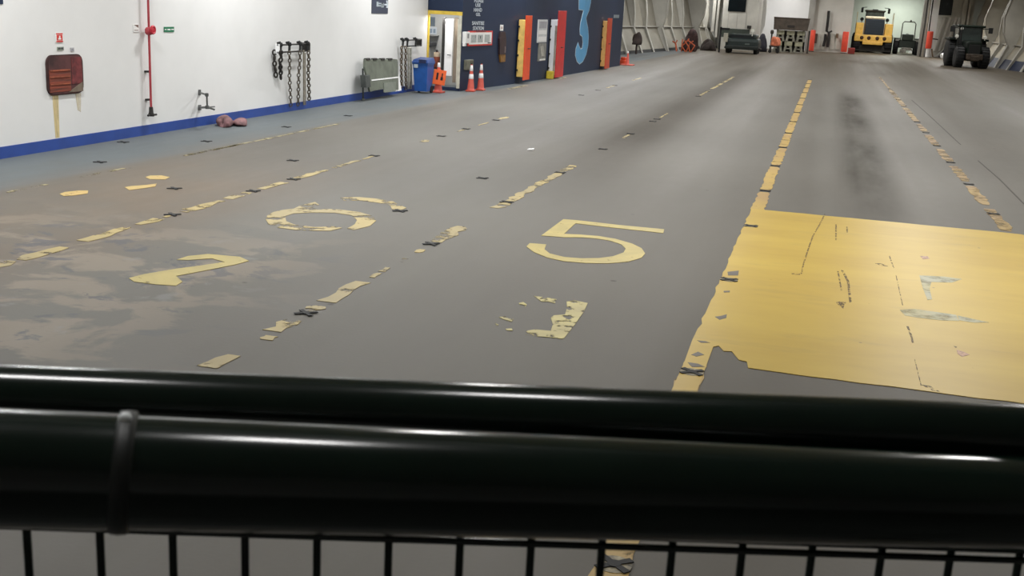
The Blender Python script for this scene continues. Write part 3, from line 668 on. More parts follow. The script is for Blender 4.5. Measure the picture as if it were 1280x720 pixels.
# ------------------------------------------------------------------ doorway in the casing front
door = MB()
WF.box(door, (XW+.005-XW, .045, .08, DZ1+.0), -.03, .05); WF.box(door, (0.005, DX1-XW+.1, DZ1, DZ1+.10), -.03, .05)
df = struct('door_1', door, YWARN(), None, 'yellow framed open doorway at the casing end')
struct('door_jamb', WF.box(MB(), (DX1-XW, DX1-XW+.09, .08, DZ1), -.03, .04, .008), M('cream_jamb', (206,204,188), .5, 0, .12, 5), df, 'dirty cream right jamb')
struct('door_sill', WF.box(MB(), (0.03, DX1-XW+.02, 0.0, .10), -.1, .02, .01), NAVY(), df)
leaf = WF.rect(553.5, 23.5, 563.5, 95)
struct('door_leaf', WF.box(MB(), leaf, -.20, -.15, .008), M('bright_white_door', (250,250,250), .4, 0, .02, 4), df, 'white door leaf standing open')
struct('door_edge', WF.box(MB(), WF.rect(550.3, 21.5, 553.6, 97), -.22, -.12, .006), DARK(), df, 'dark edge of the open leaf')
struct('door_handle', MB().cyl(WF.pt(leaf[1]-.05, WF.uz(562,69)[1], .15*-1), WF.pt(leaf[1]-.05, WF.uz(562,69)[1], -.08), .012).cyl(WF.pt(leaf[1]-.13, WF.uz(562,69)[1], -.09), WF.pt(leaf[1]-.04, WF.uz(562,69)[1], -.09), .012), DARK(), df)
struct('door_panel', WF.box(MB(), WF.rect(563.9, 22, 570.3, 104), -.26, -.20, .006), M('brown_grey_panel', (142,128,112), .55, 0, .2, 4, 0, (1,1,.3)), df, 'brown-grey inner panel')
struct('door_jamb', WF.box(MB(), WF.rect(570.4, 24, 574.4, 104), -.18, -.04, .006), M('cream_jamb', (206,204,188), .5, 0, .12, 5), df, 'cream inner jamb')
# small room behind
struct('wall_room', MB().box((-12.4, 33.3, 0), (CA.x-.2, 33.4, CEIL)).box((-12.5, YF+.1, 0), (-12.4, 33.4, CEIL)), M('room_paint', (190,190,186), .55, 0, .1, 1.2))
RB = Plane((-12.4, 33.3, 0), (1,0,0), (0,-1,0))
s, r = wall_sign(RB, (530,21,544,32.5), M('slate_board', (112,124,134), .5, 0, .1, 4), 'slate grey board on the wall inside the doorway', 'wall_sign')
s, r = wall_sign(RB, (532,33.5,546,43), M('pale_board', (196,202,208), .5, 0, .05, 4), 'pale notice board on the wall inside the doorway', 'wall_sign')
mb = MB()
for a_ in (.1, .4, .7): RB.box(mb, sub(r, a_, a_+.2, .2, .75), .012, .016)
part('notice', mb, M('grey_notices', (142,158,172), .5), s)
single('wall_shelf', RB.box(MB(), RB.rect(530, 43.6, 549, 44.8), .0, .22, .008).add([], []) if False else RB.box(RB.box(MB(), RB.rect(530, 43.6, 549, 44.8), 0, .22, .008), RB.rect(531, 44.8, 533, 49), 0, .12), M('grey_shelf', (150,150,146), .5, 0, .1, 5), 'thin grey shelf inside the doorway', 'shelf')
eq = thing('equipment_cabinet', 'grey equipment cabinet with dark top inside the doorway', 'cabinet', RB.pt(RB.uz(539,100)[0], 0, .3))
ur = RB.rect(529, 57, 544, 100)
part('body', RB.box(MB(), (ur[0], ur[1], 0, ur[3]), .03, .5, .02), M('cabinet_grey', (158,156,150), .5, 0, .15, 4), eq)
part('top', RB.box(MB(), (ur[0]-.02, ur[1]+.04, ur[3], ur[3]+.12), .03, .55, .03), M('cabinet_dark_top', (72,72,74), .6, 0, .15, 5), eq)
part('front_panel', RB.box(MB(), sub((ur[0], ur[1], 0, ur[3]), .1,.9,.55,.92), .5, .52, .006), M('cabinet_panel', (128,124,116), .5, 0, .15, 4), eq)
part('handle', RB.box(MB(), sub((ur[0], ur[1], 0, ur[3]), .8,.86,.6,.8), .52, .55, .006), DARK(), eq)
ex = fl(545.5, 104); ez = 1.0
fe = thing('fire_extinguisher', 'brown-red extinguisher standing just inside the doorway above the orange cone', 'extinguisher', (onY(545.5,90,YF+.6).x, YF+.6, 0))
fx, fy = fe.location.x, fe.location.y; fz1 = onY(545.5, 62.5, YF+.6).z
part('stand', MB().box((fx-.14, fy-.14, 0), (fx+.14, fy+.14, .05)).cyl((fx, fy, .05), (fx, fy, fz1-.52), .025).box((fx-.12, fy-.12, fz1-.54), (fx+.12, fy+.12, fz1-.5)), DARK(), fe)
part('cylinder', MB().lathe((fx, fy, fz1-.5), [(.085,0),(.095,.02),(.095,.36),(.07,.43),(.03,.45)], 18), M('brown_red_cylinder', (132,66,46), .45, 0, .15, 6), fe)
part('pale_band', MB().lathe((fx, fy, fz1-.19), [(.0955,0),(.0965,.005),(.0965,.12),(.0955,.125)], 18), M('cream_band', (216,196,170), .5), fe, 'pale band near the top')
part('valve_head', MB().lathe((fx, fy, fz1-.06), [(.03,0),(.035,.03),(.02,.06)], 12).box((fx-.015, fy-.1, fz1-.02), (fx+.015, fy+.02, fz1+.005)), BLACK(), fe)

# ------------------------------------------------------------------ bin and cones in front of the casing
bp_ = fl(528.3, 116.3)
bn = thing('wheelie_bin', 'blue wheelie bin standing beside the yellow doorway', 'bin', (bp_.x, bp_.y, 0))
k_ = bp_.y/FPX; wB = 20*k_*1.02; hB = (115.5-70)*k_*1.0
BL = M('blue_bin_plastic', (34,88,164), .45, 0, .08, 5); BLD = M('blue_bin_lid', (28,66,132), .45, 0, .08, 5)
x, y = bp_.x, bp_.y
bm_ = MB(); b0, b1 = .40*wB, .5*wB
bm_.add([(x-b0,y-.18,.06),(x+b0,y-.18,.06),(x+b0,y+.22,.06),(x-b0,y+.22,.06),(x-b1,y-.27,hB*.86),(x+b1,y-.27,hB*.86),(x+b1,y+.27,hB*.86),(x-b1,y+.27,hB*.86)], [(0,3,2,1),(4,5,6,7),(0,1,5,4),(1,2,6,5),(2,3,7,6),(3,0,4,7)])
bm_.box((x-b1-.015, y-.29, hB*.82), (x+b1+.015, y+.29, hB*.87), None, .012)
part('body', bm_, BL, bn)
part('lid', MB().add([(x-b1-.02,y-.31,hB*.87),(x+b1+.02,y-.31,hB*.87),(x+b1+.02,y+.3,hB*.87),(x-b1-.02,y+.3,hB*.87),(x-b1*.9,y-.26,hB*.95),(x+b1*.9,y-.26,hB*.95),(x+b1*.9,y+.28,hB*1.0),(x-b1*.9,y+.28,hB*1.0)], [(0,3,2,1),(4,5,6,7),(0,1,5,4),(1,2,6,5),(2,3,7,6),(3,0,4,7)]), BLD, bn)
part('front_label', MB().box((x-b1*.82, y-.285, hB*.72), (x-b1*.3, y-.262, hB*.88), None, .005), M('pale_grey_label', (190,200,206), .5), bn, 'pale label on the bin')
part('flap', MB().box((x-.02, y-.325, hB*.86), (x+b1*.85, y-.30, hB*.96), None, .006), M('navy_bin_flap', (20,34,72), .5), bn, 'dark flap on the lid')
for s_ in (-1, 1): part('wheel', MB().cyl((x+s_*b0*.95, y+.2, .1), (x+s_*b0*1.15, y+.2, .1), .1, n=20), BLACK(), bn)
part('handle', MB().tube([(x-b0, y+.28, hB*.9), (x-b0, y+.36, hB*.94), (x+b0, y+.36, hB*.94), (x+b0, y+.28, hB*.9)], .014, 8), BLD, bn)

def cone_proto(name, label, loc, h, tape=2, base=.38):
    t = thing(name, label, 'traffic cone', loc, 'orange traffic cones')
    x, y, _ = loc; r0, r1 = h*.14, h*.03
    rad = lambda f: r0+(r1-r0)*f
    part('base', MB().box((x-base/2, y-base/2, 0), (x+base/2, y+base/2, .045), None, .015), M('cone_base_red', (196,80,62), .6, 0, .1, 6), t)
    part('cone_body', MB().lathe((x, y, .04), [(r0*1.15,0),(r0,.015)]+[(rad(f), h*f) for f in (.1,.3,.5,.7,.9)]+[(r1,h*.955),(r1*.6,h*.96)], 24), M('cone_coral', (214,96,82), .5, 0, .06, 6), t)
    bands = ((.42,.60), (.72,.93)) if tape == 2 else ((.80,.95),)
    for f0, f1 in bands:
        part('reflective_band', MB().lathe((x, y, .04), [(rad(f0)*.99+.002, h*f0),(rad(f0)+.005, h*f0+.003),(rad(f1)+.005, h*f1-.003),(rad(f1)*.99+.002, h*f1)], 24), WREF(), t, 'white reflective band')
    part('tip', MB().lathe((x, y, h*.955+.04), [(r1*.75,0),(r1*.75,h*.05),(r1*.4,h*.055)], 14), BLACK(), t)
    return t
p1, p2 = fl(588.2, 114.3), fl(600.5, 113)
hcone = (112.5-78)*p1.y/FPX*.985
c1 = cone_proto('traffic_cone', 'orange cone with white bands, left of the pair before the blue wall', (p1.x, p1.y, 0), hcone, 2, .25)
c2 = copy_tree(c1); c2.location = (p2.x, p2.y, 0); c2['label'] = 'orange cone with white bands, right of the pair before the blue wall'
p3 = fl(547.5, 115.8)
c3 = cone_proto('traffic_cone', 'orange cone carrying an orange board beside the blue bin', (p3.x, p3.y, 0), (115.5-77)*p3.y/FPX, 1, .32)
kk = p3.y/FPX
bd = thing('sign_board', 'orange warning board hung on the cone beside the blue bin', 'board', (p3.x+.03, p3.y-.22, 10*kk))
mt = Matrix.Translation((p3.x+.05, p3.y-.2, 0)) @ Matrix.Rotation(.09, 4, 'Y')
part('board', MB().box((-.19, -.012, 11*kk), (.17, .012, 30*kk), mt @ Matrix.Rotation(-.12, 4, 'X'), .008), M('hi_vis_orange', (238,104,48), .5, 0, .06, 5), bd)
mb = MB(); Q = mt @ Matrix.Rotation(-.12, 4, 'X')
mb.box((-.1, -.018, 17*kk), (-.045, -.012, 26*kk), Q); mb.box((.03, -.018, 17*kk), (.10, -.012, 21*kk), Q); mb.box((.05, -.018, 21*kk), (.085, -.012, 26*kk), Q)
part('black_symbol', mb, BLACK(), bd)
p4 = fl(784, 81.5)
c4 = cone_proto('traffic_cone', 'orange traffic cone at the far corner of the blue wall', (p4.x, p4.y, 0), 17*p4.y/FPX, 1, .62)
p5 = fl(777.5, 81); 

# ------------------------------------------------------------------ on the blue casing
# lettering above the red sign
def textmesh(body, plane, u0, u1, z0, z1, w):
    cu = bpy.data.curves.new('t', 'FONT'); cu.body = body; cu.align_x = 'LEFT'; cu.extrude = .02; cu.offset = .018
    ob = bpy.data.objects.new('t', cu); COL.objects.link(ob); dg = bpy.context.evaluated_depsgraph_get()
    me = bpy.data.meshes.new_from_object(ob.evaluated_get(dg)); bpy.data.objects.remove(ob); bpy.data.curves.remove(cu)
    xs = [v.co.x for v in me.vertices]; ys = [v.co.y for v in me.vertices]; mb = MB()
    vs = [plane.pt(u0+(v.co.x-min(xs))/(max(xs)-min(xs))*(u1-u0), z0+(v.co.y-min(ys))/(max(ys)-min(ys))*(z1-z0), w+(.004 if v.co.z > 0 else 0)) for v in me.vertices]
    mb.add(vs, [list(p.vertices) for p in me.polygons]); bpy.data.meshes.remove(me); return mb
let = thing('wall_mounted_lettering', 'pale block lettering on the blue wall above the red-bordered sign', 'lettering', WA.pt(WA.uz(597,38)[0], WA.uz(597,38)[1]))
for word, (x0, y0, x1, y1) in (('PLEASE', (592.8,-1.5,604.2,3.2)), ('USE', (594.2,4.2,600.6,8.6)), ('HAND', (592.2,10,602.2,14.6)), ('GEL', (594.8,16,600.5,20)), ('SANITISE', (590,26.6,605,31.2)), ('STATION', (591,33,604.6,37.6))):
    rr = WA.rect(x0, y0, x1, y1); part('word', textmesh(word, WA, rr[0], rr[1], rr[2], rr[3], .003), LETT(), let)
s, r = wall_sign(WA, (584.3,38.6,614.8,57), SIGNR(), 'wide white notice with red border on the blue wall', 'wall_sign', t=.02)
mb = WA.box(MB(), sub(r, .04,.96,.10,.90), .02, .023); part('white_panel', mb, SIGNW(), s)
mb = MB()
for a_ in (.11, .37, .66):
    WA.box(mb, sub(r, a_, a_+.22, .22, .74), .023, .025)
part('grey_print', mb, M('pale_grey_print', (176,182,180), .5, 0, .2, 30), s)
mb = MB(); WA.box(mb, sub(r, .27,.285,.50,.72), .025, .027); WA.box(mb, sub(r, .47,.50,.48,.66), .025, .027); WA.box(mb, sub(r, .3,.7,.935,.975), .02, .025); WA.box(mb, sub(r, .8,.93,.14,.2), .023, .027)
part('dark_print', mb, INK(), s)
ds = thing('hand_gel_dispenser_mount', 'white hand gel dispenser on the blue wall beside the red-bordered sign', 'dispenser', WA.pt(WA.uz(579.5,58)[0], WA.uz(579.5,58)[1]))
part('housing', WA.box(MB(), WA.rect(577.6,39.5,582.4,54), .0, .12, .02), SIGNW(), ds)
part('window', WA.box(MB(), WA.rect(579.5,42,581.5,47.5), .12, .125, .002), M('grey_window', (140,140,142), .4), ds)
part('nozzle', WA.box(MB(), WA.rect(577.0,53.5,579.4,57.6), .02, .09, .01), SIGNW(), ds)
gb = thing('wall_mounted_box', 'small grey-olive box on the blue wall behind the left cone', 'box', WA.pt(WA.uz(583,87)[0], WA.uz(583,87)[1]))
part('body', WA.box(MB(), WA.rect(579.6,74.5,588,87), .0, .10, .015), M('olive_grey_box', (112,112,98), .6, 0, .2, 9), gb)
part('cover', WA.box(MB(), WA.rect(583.5,76,587,84), .10, .112, .005), M('olive_dark_cover', (84,80,62), .6, 0, .2, 9), gb)
eb = thing('wall_mounted_extinguisher_cover', 'dark maroon hanging cover with amber foot on the blue wall', 'cover', WA.pt(WA.uz(626,78)[0], WA.uz(626,78)[1]))
part('bag', WA.poly(MB(), [WA.uz(x, y) for x, y in ((623.5,40),(629.5,39.5),(630.8,48),(630.5,62),(629.8,68),(622.5,68),(622.6,58),(622.3,48))], .004, .06), M('dark_maroon_vinyl', (52,34,40), .5, 0, .2, 6), eb)
part('foot', WA.poly(MB(), [WA.uz(x, y) for x, y in ((623.2,68),(630,68),(629.6,77),(624,77.5))], .004, .055), M('amber_foot', (136,96,42), .5, 0, .25, 8), eb, 'amber lower end')
part('highlight_strip', WA.box(MB(), WA.rect(628.3,58,629.6,66), .06, .068, .002), M('dull_highlight', (118,104,104), .5), eb)  # lighter strip, a highlight painted onto the cover
s, r = wall_sign(WA, (624.8,31,628.8,38.4), SIGNW(), 'small white label above the dark maroon cover', 'wall_sign')
part('print', WA.box(MB(), sub(r,.2,.8,.3,.7), .012, .014), M('pinkish_print', (200,182,180), .5), s)

def case_door(plane, sx0, sx1, fx1, ytop, ybot, depth, side, face, label, facelabel, tall=.12):
    """box standing off the wall: its near side seen from the viewer, its long face to the deck"""
    # the near side spans sx0..sx1 in the picture and is `depth` deep, the deck face spans sx1..fx1
    u0 = plane.uz(sx0, (ytop+ybot)/2)[0]
    q = plane.hit(fx1, (ytop+ybot)/2, depth); u1 = (q-plane.P).dot(plane.U)
    z1 = plane.uz((sx0+sx1)/2, ytop)[1]; z0 = max(.04, plane.uz((sx0+sx1)/2, ybot)[1])
    t = thing('watertight_door', label, 'door', plane.pt((u0+u1)/2, z0))
    part('case', plane.box(MB(), (u0, u1, z0, z1), .012, depth-.03, .02), side, t)
    part('face', plane.box(MB(), (u0-.01, u1+.02, max(.03, z0-.10), z1+tall), depth-.03, depth, .012), face, t, facelabel)
    mb = MB()
    for f in (.12, .38, .64, .88): plane.box(mb, (u0-.05, u0+.01, z0+(z1-z0)*f-.03, z0+(z1-z0)*f+.03), .02, .06)
    part('dog_clip', mb, DARK(), t)
    zc = (z0+z1)/2; part('handle', MB().cyl(plane.pt((u0+u1)/2, zc, depth-.01), plane.pt((u0+u1)/2, zc, depth+.05), .016).cyl(plane.pt((u0+u1)/2-.12, zc, depth+.05), plane.pt((u0+u1)/2+.12, zc, depth+.05), .014), DARK(), t)
    return t, (u0, u1, z0, z1)
CREAM = M('cream_yellow_paint', (246,206,116), .5, 0, .12, 4)
case_door(WB, 646.5, 655, 663.5, 24.5, 95, .26, CREAM, M('orange_red_paint', (238,84,36), .45, 0, .08, 3), 'yellow sided orange-faced door on the blue wall nearest the cones', 'orange face', .14)
t, rr = case_door(WB, 686.2, 695.5, 705.8, 24.5, 92, .30, M('white_door_side', (226,228,232), .45, 0, .1, 3, 0, (1,1,.3)), M('signal_red_paint', (212,46,46), .45, 0, .08, 3), 'white sided red-faced door with yellow foot on the blue wall', 'red face', .32)
part('grey_strip', WB.box(MB(), (rr[0]-.012, rr[0]-.004, rr[2], rr[3]-.2), .19, .27, .002), M('taupe_strip', (150,140,128), .5, 0, .2, 5), t)
part('foot', WB.box(MB(), (rr[0]-.25, rr[0]-.015, .0, rr[2]+.14), .02, .26, .03), M('yellow_foot', (206,182,54), .5, 0, .15, 6), t, 'yellow foot block')
part('dark_edge', WB.box(MB(), (rr[0]-.06, rr[0]-.012, rr[2], rr[3]+.05), .006, .03, .01), BLACK(), t, 'dark seal edge against the wall')
case_door(WB, 751.5, 757, 763.5, 26, 82, .24, M('tan_yellow_paint', (222,170,100), .5, 0, .12, 4), M('deep_orange_paint', (206,72,36), .45, 0, .08, 3), 'tan and orange door at the far end of the blue wall', 'deep orange face')
s, r = wall_sign(WB, (671.5,24.5,683,53), M('grey_white_board', (206,208,208), .5, 0, .06, 4), 'stack of white notices on the blue wall between the two nearer doors', 'wall_sign', t=.03)
mb = MB(); WB.box(mb, sub(r,.1,.9,.62,.92), .03, .034); part('grey_notice', mb, M('grey_notice', (164,164,170), .5, 0, .1, 8), s)
mb = MB(); WB.box(mb, sub(r,.08,.92,.06,.26), .03, .034); WB.box(mb, sub(r,.08,.92,.36,.54), .03, .034); part('white_notice', mb, SIGNW(), s)
s, r = wall_sign(WB, (672,54,681.5,76), M('grey_taupe_board', (132,132,126), .5, 0, .2, 4), 'grey notice board below the white notices on the blue wall', 'wall_sign', t=.03)
mb = MB(); WB.poly(mb, [WB.uz(x,y) for x, y in ((674.5,58),(678,57),(679.5,70),(675.5,70))], .03, .034); part('pale_print', mb, M('pale_taupe_print', (180,178,168), .5, 0, .2, 8), s)
part('white_strip', WB.box(MB(), sub(r,.2,.95,.03,.12), .03, .034), SIGNW(), s)
single('mounted_label', WB.box(MB(), WB.rect(767,18.5,773.5,22.5), 0, .012), M('grey_label', (120,132,138), .5), 'small grey label high at the far end of the blue wall', 'label')
# big numeral 3
pts3 = [(712,-40),(708,20),(695,82),(675,130),(670,150),(675,185),(685,230),(690,300),(686,370),(672,440),(645,500),(618,522),(597,500),(584,450),(588,400),(605,350),(613,380),(626,405),(640,395),(646,345),(640,295),(622,280),(621,240),(626,190),(640,130),(650,92),(648,82),(612,76),(614,0),(618,-60),(622,-110),(640,-150),(670,-165),(700,-120)]
u3 = [WB.uz(x, y) for x, y in sc(pts3, 630, 0, 6.547)]
cu_, cz_ = sum(a for a, b in u3)/len(u3), sum(b for a, b in u3)/len(u3)
num = thing('wall_mounted_numeral', 'large light blue numeral 3 with white outline on the blue wall', 'numeral', WB.pt(cu_, min(b for a, b in u3)))
def offset(poly, dd):
    out_ = []; k = len(poly); area_ = sum(poly[i][0]*poly[(i+1) % k][1]-poly[(i+1) % k][0]*poly[i][1] for i in range(k))
    sg = 1 if area_ > 0 else -1
    for i in range(k):
        a, b_, c = Vector(poly[i-1]), Vector(poly[i]), Vector(poly[(i+1) % k]); e = ((b_-a).normalized()+(c-b_).normalized())
        nn = Vector((e.y, -e.x)); nn = nn.normalized()*sg if nn.length > 1e-6 else Vector((0,0)); out_.append((b_.x+nn.x*dd*1.6, b_.y+nn.y*dd*.8))
    return out_
part('outline', WB.poly(MB(), offset(u3, .035), .001, .004), M('white_outline_vinyl', (200,212,220), .45), num, 'white outline')
part('face', WB.poly(MB(), u3, .004, .008), M('light_blue_vinyl', (84,158,206), .45, 0, .12, .8), num, 'light blue face')

# ------------------------------------------------------------------ bow end: hull sides with frames
def hull(base, side, name, frames, H_=CEIL, label=None, knee=1.55, lean0=.55, lean1=1.25, web=.45, fr_mat=None, sk_mat=None, low_mat=None):
    """base: (x,y) polyline at deck level; the plating leans outward with height. side=-1 left, +1 right"""
    prof = [(0,0), (knee, lean0), (knee+.02, lean0), (2.4, lean0+.22), (3.4, lean0+.5), (H_, lean1)]
    B = [Vector((x, y, 0)) for x, y in base]
    L = [0]
    for a, b_ in zip(B[:-1], B[1:]): L.append(L[-1]+(b_-a).length)
    def at(s_):
        s_ = max(0, min(L[-1], s_))
        for i in range(len(B)-1):
            if s_ <= L[i+1]: 
                t = (s_-L[i])/(L[i+1]-L[i]); dirv = (B[i+1]-B[i]).normalized(); return B[i].lerp(B[i+1], t), dirv
        return B[-1], dirv
    def outv(dirv): return Vector((-dirv.y, dirv.x, 0))
    K = 24; mb = MB(); vs = []
    for i in range(K+1):
        p, dv = at(L[-1]*i/K); o_ = outv(dv)
        for z, off in prof: q = p+o_*off; vs.append((q.x, q.y, z))
    m_ = len(prof); lo_f, hi_f = [], []
    fs = [(i*m_+j, (i+1)*m_+j, (i+1)*m_+j+1, i*m_+j+1) for i in range(K) for j in range(m_-1)]
    back_ = [(v[0]+0, v[1], v[2]) for v in vs]
    mb.add(vs, fs, False)
    # thickness outward
    vs2 = []
    for i in range(K+1):
        p, dv = at(L[-1]*i/K); o_ = outv(dv)
        for z, off in prof: q = p+o_*(off+.12); vs2.append((q.x, q.y, z))
    mb.add(vs2, fs, False)
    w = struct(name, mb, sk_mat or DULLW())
    for (s_, wb, tk, sweep) in frames:
        p, dv = at(s_); o_ = outv(dv); poly_in, poly_out = [], []
        for z, off in prof:
            ww = wb*(.28 if z < knee else (.55 + 1.0*min(1, (z-knee)/1.4)))
            sh = dv*(sweep*z)
            qi = p+o_*(off-ww)+sh; qo = p+o_*(off+.05)+sh
            poly_in.append(Vector((qi.x, qi.y, z))); poly_out.append(Vector((qo.x, qo.y, z)))
        fm = MB().prism(poly_in+poly_out[::-1], dv*tk)
        # flange
        fm.add([q-dv*.09 for q in poly_in]+[q+dv*(tk+.09) for q in poly_in]+[q-dv*.09+o_*.03 for q in poly_in]+[q+dv*(tk+.09)+o_*.03 for q in poly_in],
            sum([[(j, j+1, m_+j+1, m_+j), (2*m_+j, 3*m_+j, 3*m_+j+1, 2*m_+j+1), (j, 2*m_+j, 2*m_+j+1, j+1), (m_+j, m_+j+1, 3*m_+j+1, 3*m_+j)] for j in range(m_-1)], []))
        struct('hull_frame', fm, fr_mat or GREYW(), w)
    # horizontal stringer at the knuckle
    sm = MB(); pts = [at(L[-1]*i/K) for i in range(K+1)]
    for (p, dv), (p2_, dv2) in zip(pts[:-1], pts[1:]):
        a, b_ = p+outv(dv)*(lean0-.16), p2_+outv(dv2)*(lean0-.16); c, e = p+outv(dv)*lean0, p2_+outv(dv2)*lean0
        sm.prism([(a.x,a.y,knee), (b_.x,b_.y,knee), (e.x,e.y,knee), (c.x,c.y,knee)], (0,0,.05))
    struct('hull_stringer', sm, GREYW(), w)
    gm = MB()
    for (p, dv), (p2_, dv2) in zip(pts[:-1], pts[1:]):
        a, b_ = p-outv(dv)*.02, p2_-outv(dv2)*.02; c, e = p+outv(dv)*.10, p2_+outv(dv2)*.10
        hh = low_mat[1] if low_mat else .18
        gm.prism([(a.x,a.y,0.002), (b_.x,b_.y,0.002), (e.x,e.y,0.002), (c.x,c.y,0.002)], outv(dv)*(lean0*hh/knee)+Vector((0,0,hh)))
    struct('hull_gutter', gm, low_mat[0] if low_mat else BLACK(), w, 'navy painted lower band' if low_mat else 'dark gutter strip')
    return w
def bxy(px, py): p = fl(px, py); return (p.x, p.y)
HLb = [(-11.75, 52.6), bxy(778,68.2), bxy(808,65.6), bxy(832,63.8), bxy(852,62), bxy(876,61), (-8.6, 91.5)]
hull(HLb, -1, 'wall_left_bow', [(9.5,.55,.10,0), (14.3,.6,.10,0), (18.2,.35,.08,0), (21.2,.35,.08,0), (24.6,.75,.12,0), (28.4,.35,.08,0), (31.5,.35,.08,0), (34.5,.9,.12,0), (37.4,.5,.1,0)], lean0=.75, lean1=1.7)
HRb = [(11.3, 108), (11.2, 96), bxy(1238,83.4), bxy(1262,88), (12.3, 77.4), (13.4, 74)]
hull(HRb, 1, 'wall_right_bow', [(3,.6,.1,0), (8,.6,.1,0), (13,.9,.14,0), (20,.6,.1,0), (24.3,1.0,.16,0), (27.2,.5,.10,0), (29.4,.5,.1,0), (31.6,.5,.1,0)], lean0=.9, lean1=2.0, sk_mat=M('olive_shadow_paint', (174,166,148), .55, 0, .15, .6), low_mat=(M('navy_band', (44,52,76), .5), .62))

# blocks across the bow
BK = lambda px, Y: onY(px, 50, Y).x
def blockY(name, x0, x1, Y, dep, mat, z1=CEIL):
    return struct(name, MB().box((BK(x0,Y), Y, 0), (BK(x1,Y), Y+dep, z1)), mat)
def face(Y): return Plane((0, Y, 0), (1,0,0), (0,-1,0))
b1 = blockY('wall_bow_housing', 900, 944, 89.5, 6, GREYW())
f1 = face(89.5)
struct('window_1', f1.box(MB(), f1.rect(911,-12,933,14.5), .0, .06, .01), GLASSD(), None, 'dark window high in the pale housing')
struct('recess', f1.box(MB(), f1.rect(902,36,937,47), .0, .02), M('deep_green_recess', (58,66,58), .6), b1, 'dark opening low in the housing')
struct('switch_box', f1.box(MB(), f1.rect(934,32,939,36), .0, .12, .02), DARK(), b1, 'small dark box')
mb = MB()
for x in (900.8, 910, 921, 932.5): f1.box(mb, f1.rect(x, 15.5, x+.35, 35.5), .0, .01)
struct('panel_seam', mb, M('grey_seam', (150,148,142), .6), b1)
b1p = struct('trim_1', f1.box(f1.box(MB(), f1.rect(896.5,-20,899,47), -.5, .1, .02), f1.rect(890,-20,894,40), -1.2, -.6, .02), GREYW())
# pale web column right of the housing, flaring at the foot
f2 = face(95); web = [f2.uz(x, y) for x, y in ((946,-30),(959.5,-30),(958.5,10),(956,32),(949.5,47),(945,47))]
struct('trim_2', f2.poly(MB(), web, -.2, .0), WHITE())
b2 = blockY('wall_bow_bright', 944, 1008, 99.5, 1, WHITE())
b3 = blockY('wall_bow_pillar', 1007, 1014.5, 98.8, 4, M('mid_grey_paint_and_shade', (150,147,140), .5, 0, .1, .8))  # mid grey puts the pillar's shade into its colour
b4 = blockY('wall_bow_block', 1014.5, 1062, 99.3, 5, M('block_paint', (214,211,203), .5, 0, .05, .8))
f4 = face(99.3)
mb = MB()
for x in (1019.5, 1026, 1037.5, 1045): f4.box(mb, f4.rect(x, 42, x+5.6, 62), .0, .08, .01)
struct('lower_panel', mb, M('pale_panel_paint', (206,203,192), .55, 0, .12, 1.2), b4, 'pale upright panels at the block foot')
def bar(pts, r, plane, off): return MB().tube([plane.hit(x, y, off) for x, y in pts], r, 8)
single('hanging_bar', bar([(1036,13.5),(1035,25),(1033.4,39),(1036.5,40.5),(1035.5,50),(1034.5,59)], .11, f4, .24).tube([f4.hit(1036.4,40.4,.24), f4.hit(1040,38.8,.3)], .07, 8), DARK(), 'long dark kinked bar hung on the pale block', 'bar')
single('hanging_hook_bar', bar([(1032,42.5),(1031,50),(1029,58)], .10, f4, .24), DARK(), 'short dark bar left of the long kinked bar', 'bar')
single('hanging_brown_strip', bar([(1046.5,42),(1046.3,47.5)], .10, f4, .24), M('brown_strip', (112,88,66), .6), 'short brown strip on the right pale panel', 'strip')
single('hanging_dark_strip', bar([(1020.8,42),(1019.2,54)], .10, f4, .24), M('maroon_strip', (92,66,58), .6), 'dark strip beside the left red post', 'strip')
REDP = M('red_orange_bumper', (240,84,62), .5, 0, .06, 3)
def bumper(x0, x1, y0, y1, Y, label, xt=0.):
    pf = face(Y); r = pf.rect(x0, y0, x1, y1); t = thing('bumper_post', label, 'bumper', (pf.pt((r[0]+r[1])/2, 0).x, Y, 0), 'red bumper posts at the bow')
    rad = (r[1]-r[0])/2; c = (r[0]+r[1])/2
    part('sleeve', MB().lathe((c, Y, max(r[2], .02)), [(rad*.92,0),(rad,.06),(rad,r[3]-max(r[2],.02)-.08),(rad*.9,r[3]-max(r[2],.02))], 24), REDP, t)
    part('base_plate', MB().box((c-rad*1.1, Y-rad*1.1, 0), (c+rad*1.1, Y+rad*1.1, .04)), DARK(), t)
bumper(1012.2, 1018.4, 37.5, 63.5, 98.2, 'red bumper post at the left corner of the pale block')
bumper(1052.3, 1060, 39.5, 65, 98.6, 'red bumper post at the right corner of the pale block')
p = fl(1060, 65.5)
single('red_box', MB().box((p.x-.1, 97.6, 0), (p.x+.45, 98.0, .5), None, .05).cyl((p.x+.17, 97.55, .3), (p.x+.17, 97.6, .3), .12), M('dull_red', (150,52,44), .5), 'small dull red box beside the right bumper post', 'box')
# recess behind loader
rw = struct('wall_bow_recess', MB().box((BK(1062,115), 114.8, 0), (BK(1152,115)+.6, 115, CEIL)), M('recess_paint', (198,202,192), .5, 0, .06, .6))
struct('trim_3', MB().box((BK(1062,104), 104.4, 5.0), (BK(1150,104), 104.8, CEIL)), M('dark_beam', (70,66,58), .6))
struct('hull_panel', MB().box((-10.6, 92.6, 0), (BK(901,92.6), 92.9, CEIL)), GREYW(), rw, 'pale plate between hull and housing')
struct('ramp_edge', MB().prism([(BK(1137,113), 113, 0), (BK(1150,113)+.6, 113, 0), (BK(1150,113)+.6, 113, 3.0)], (0,.2,0)), WHITE(), rw, 'white slanting plate')
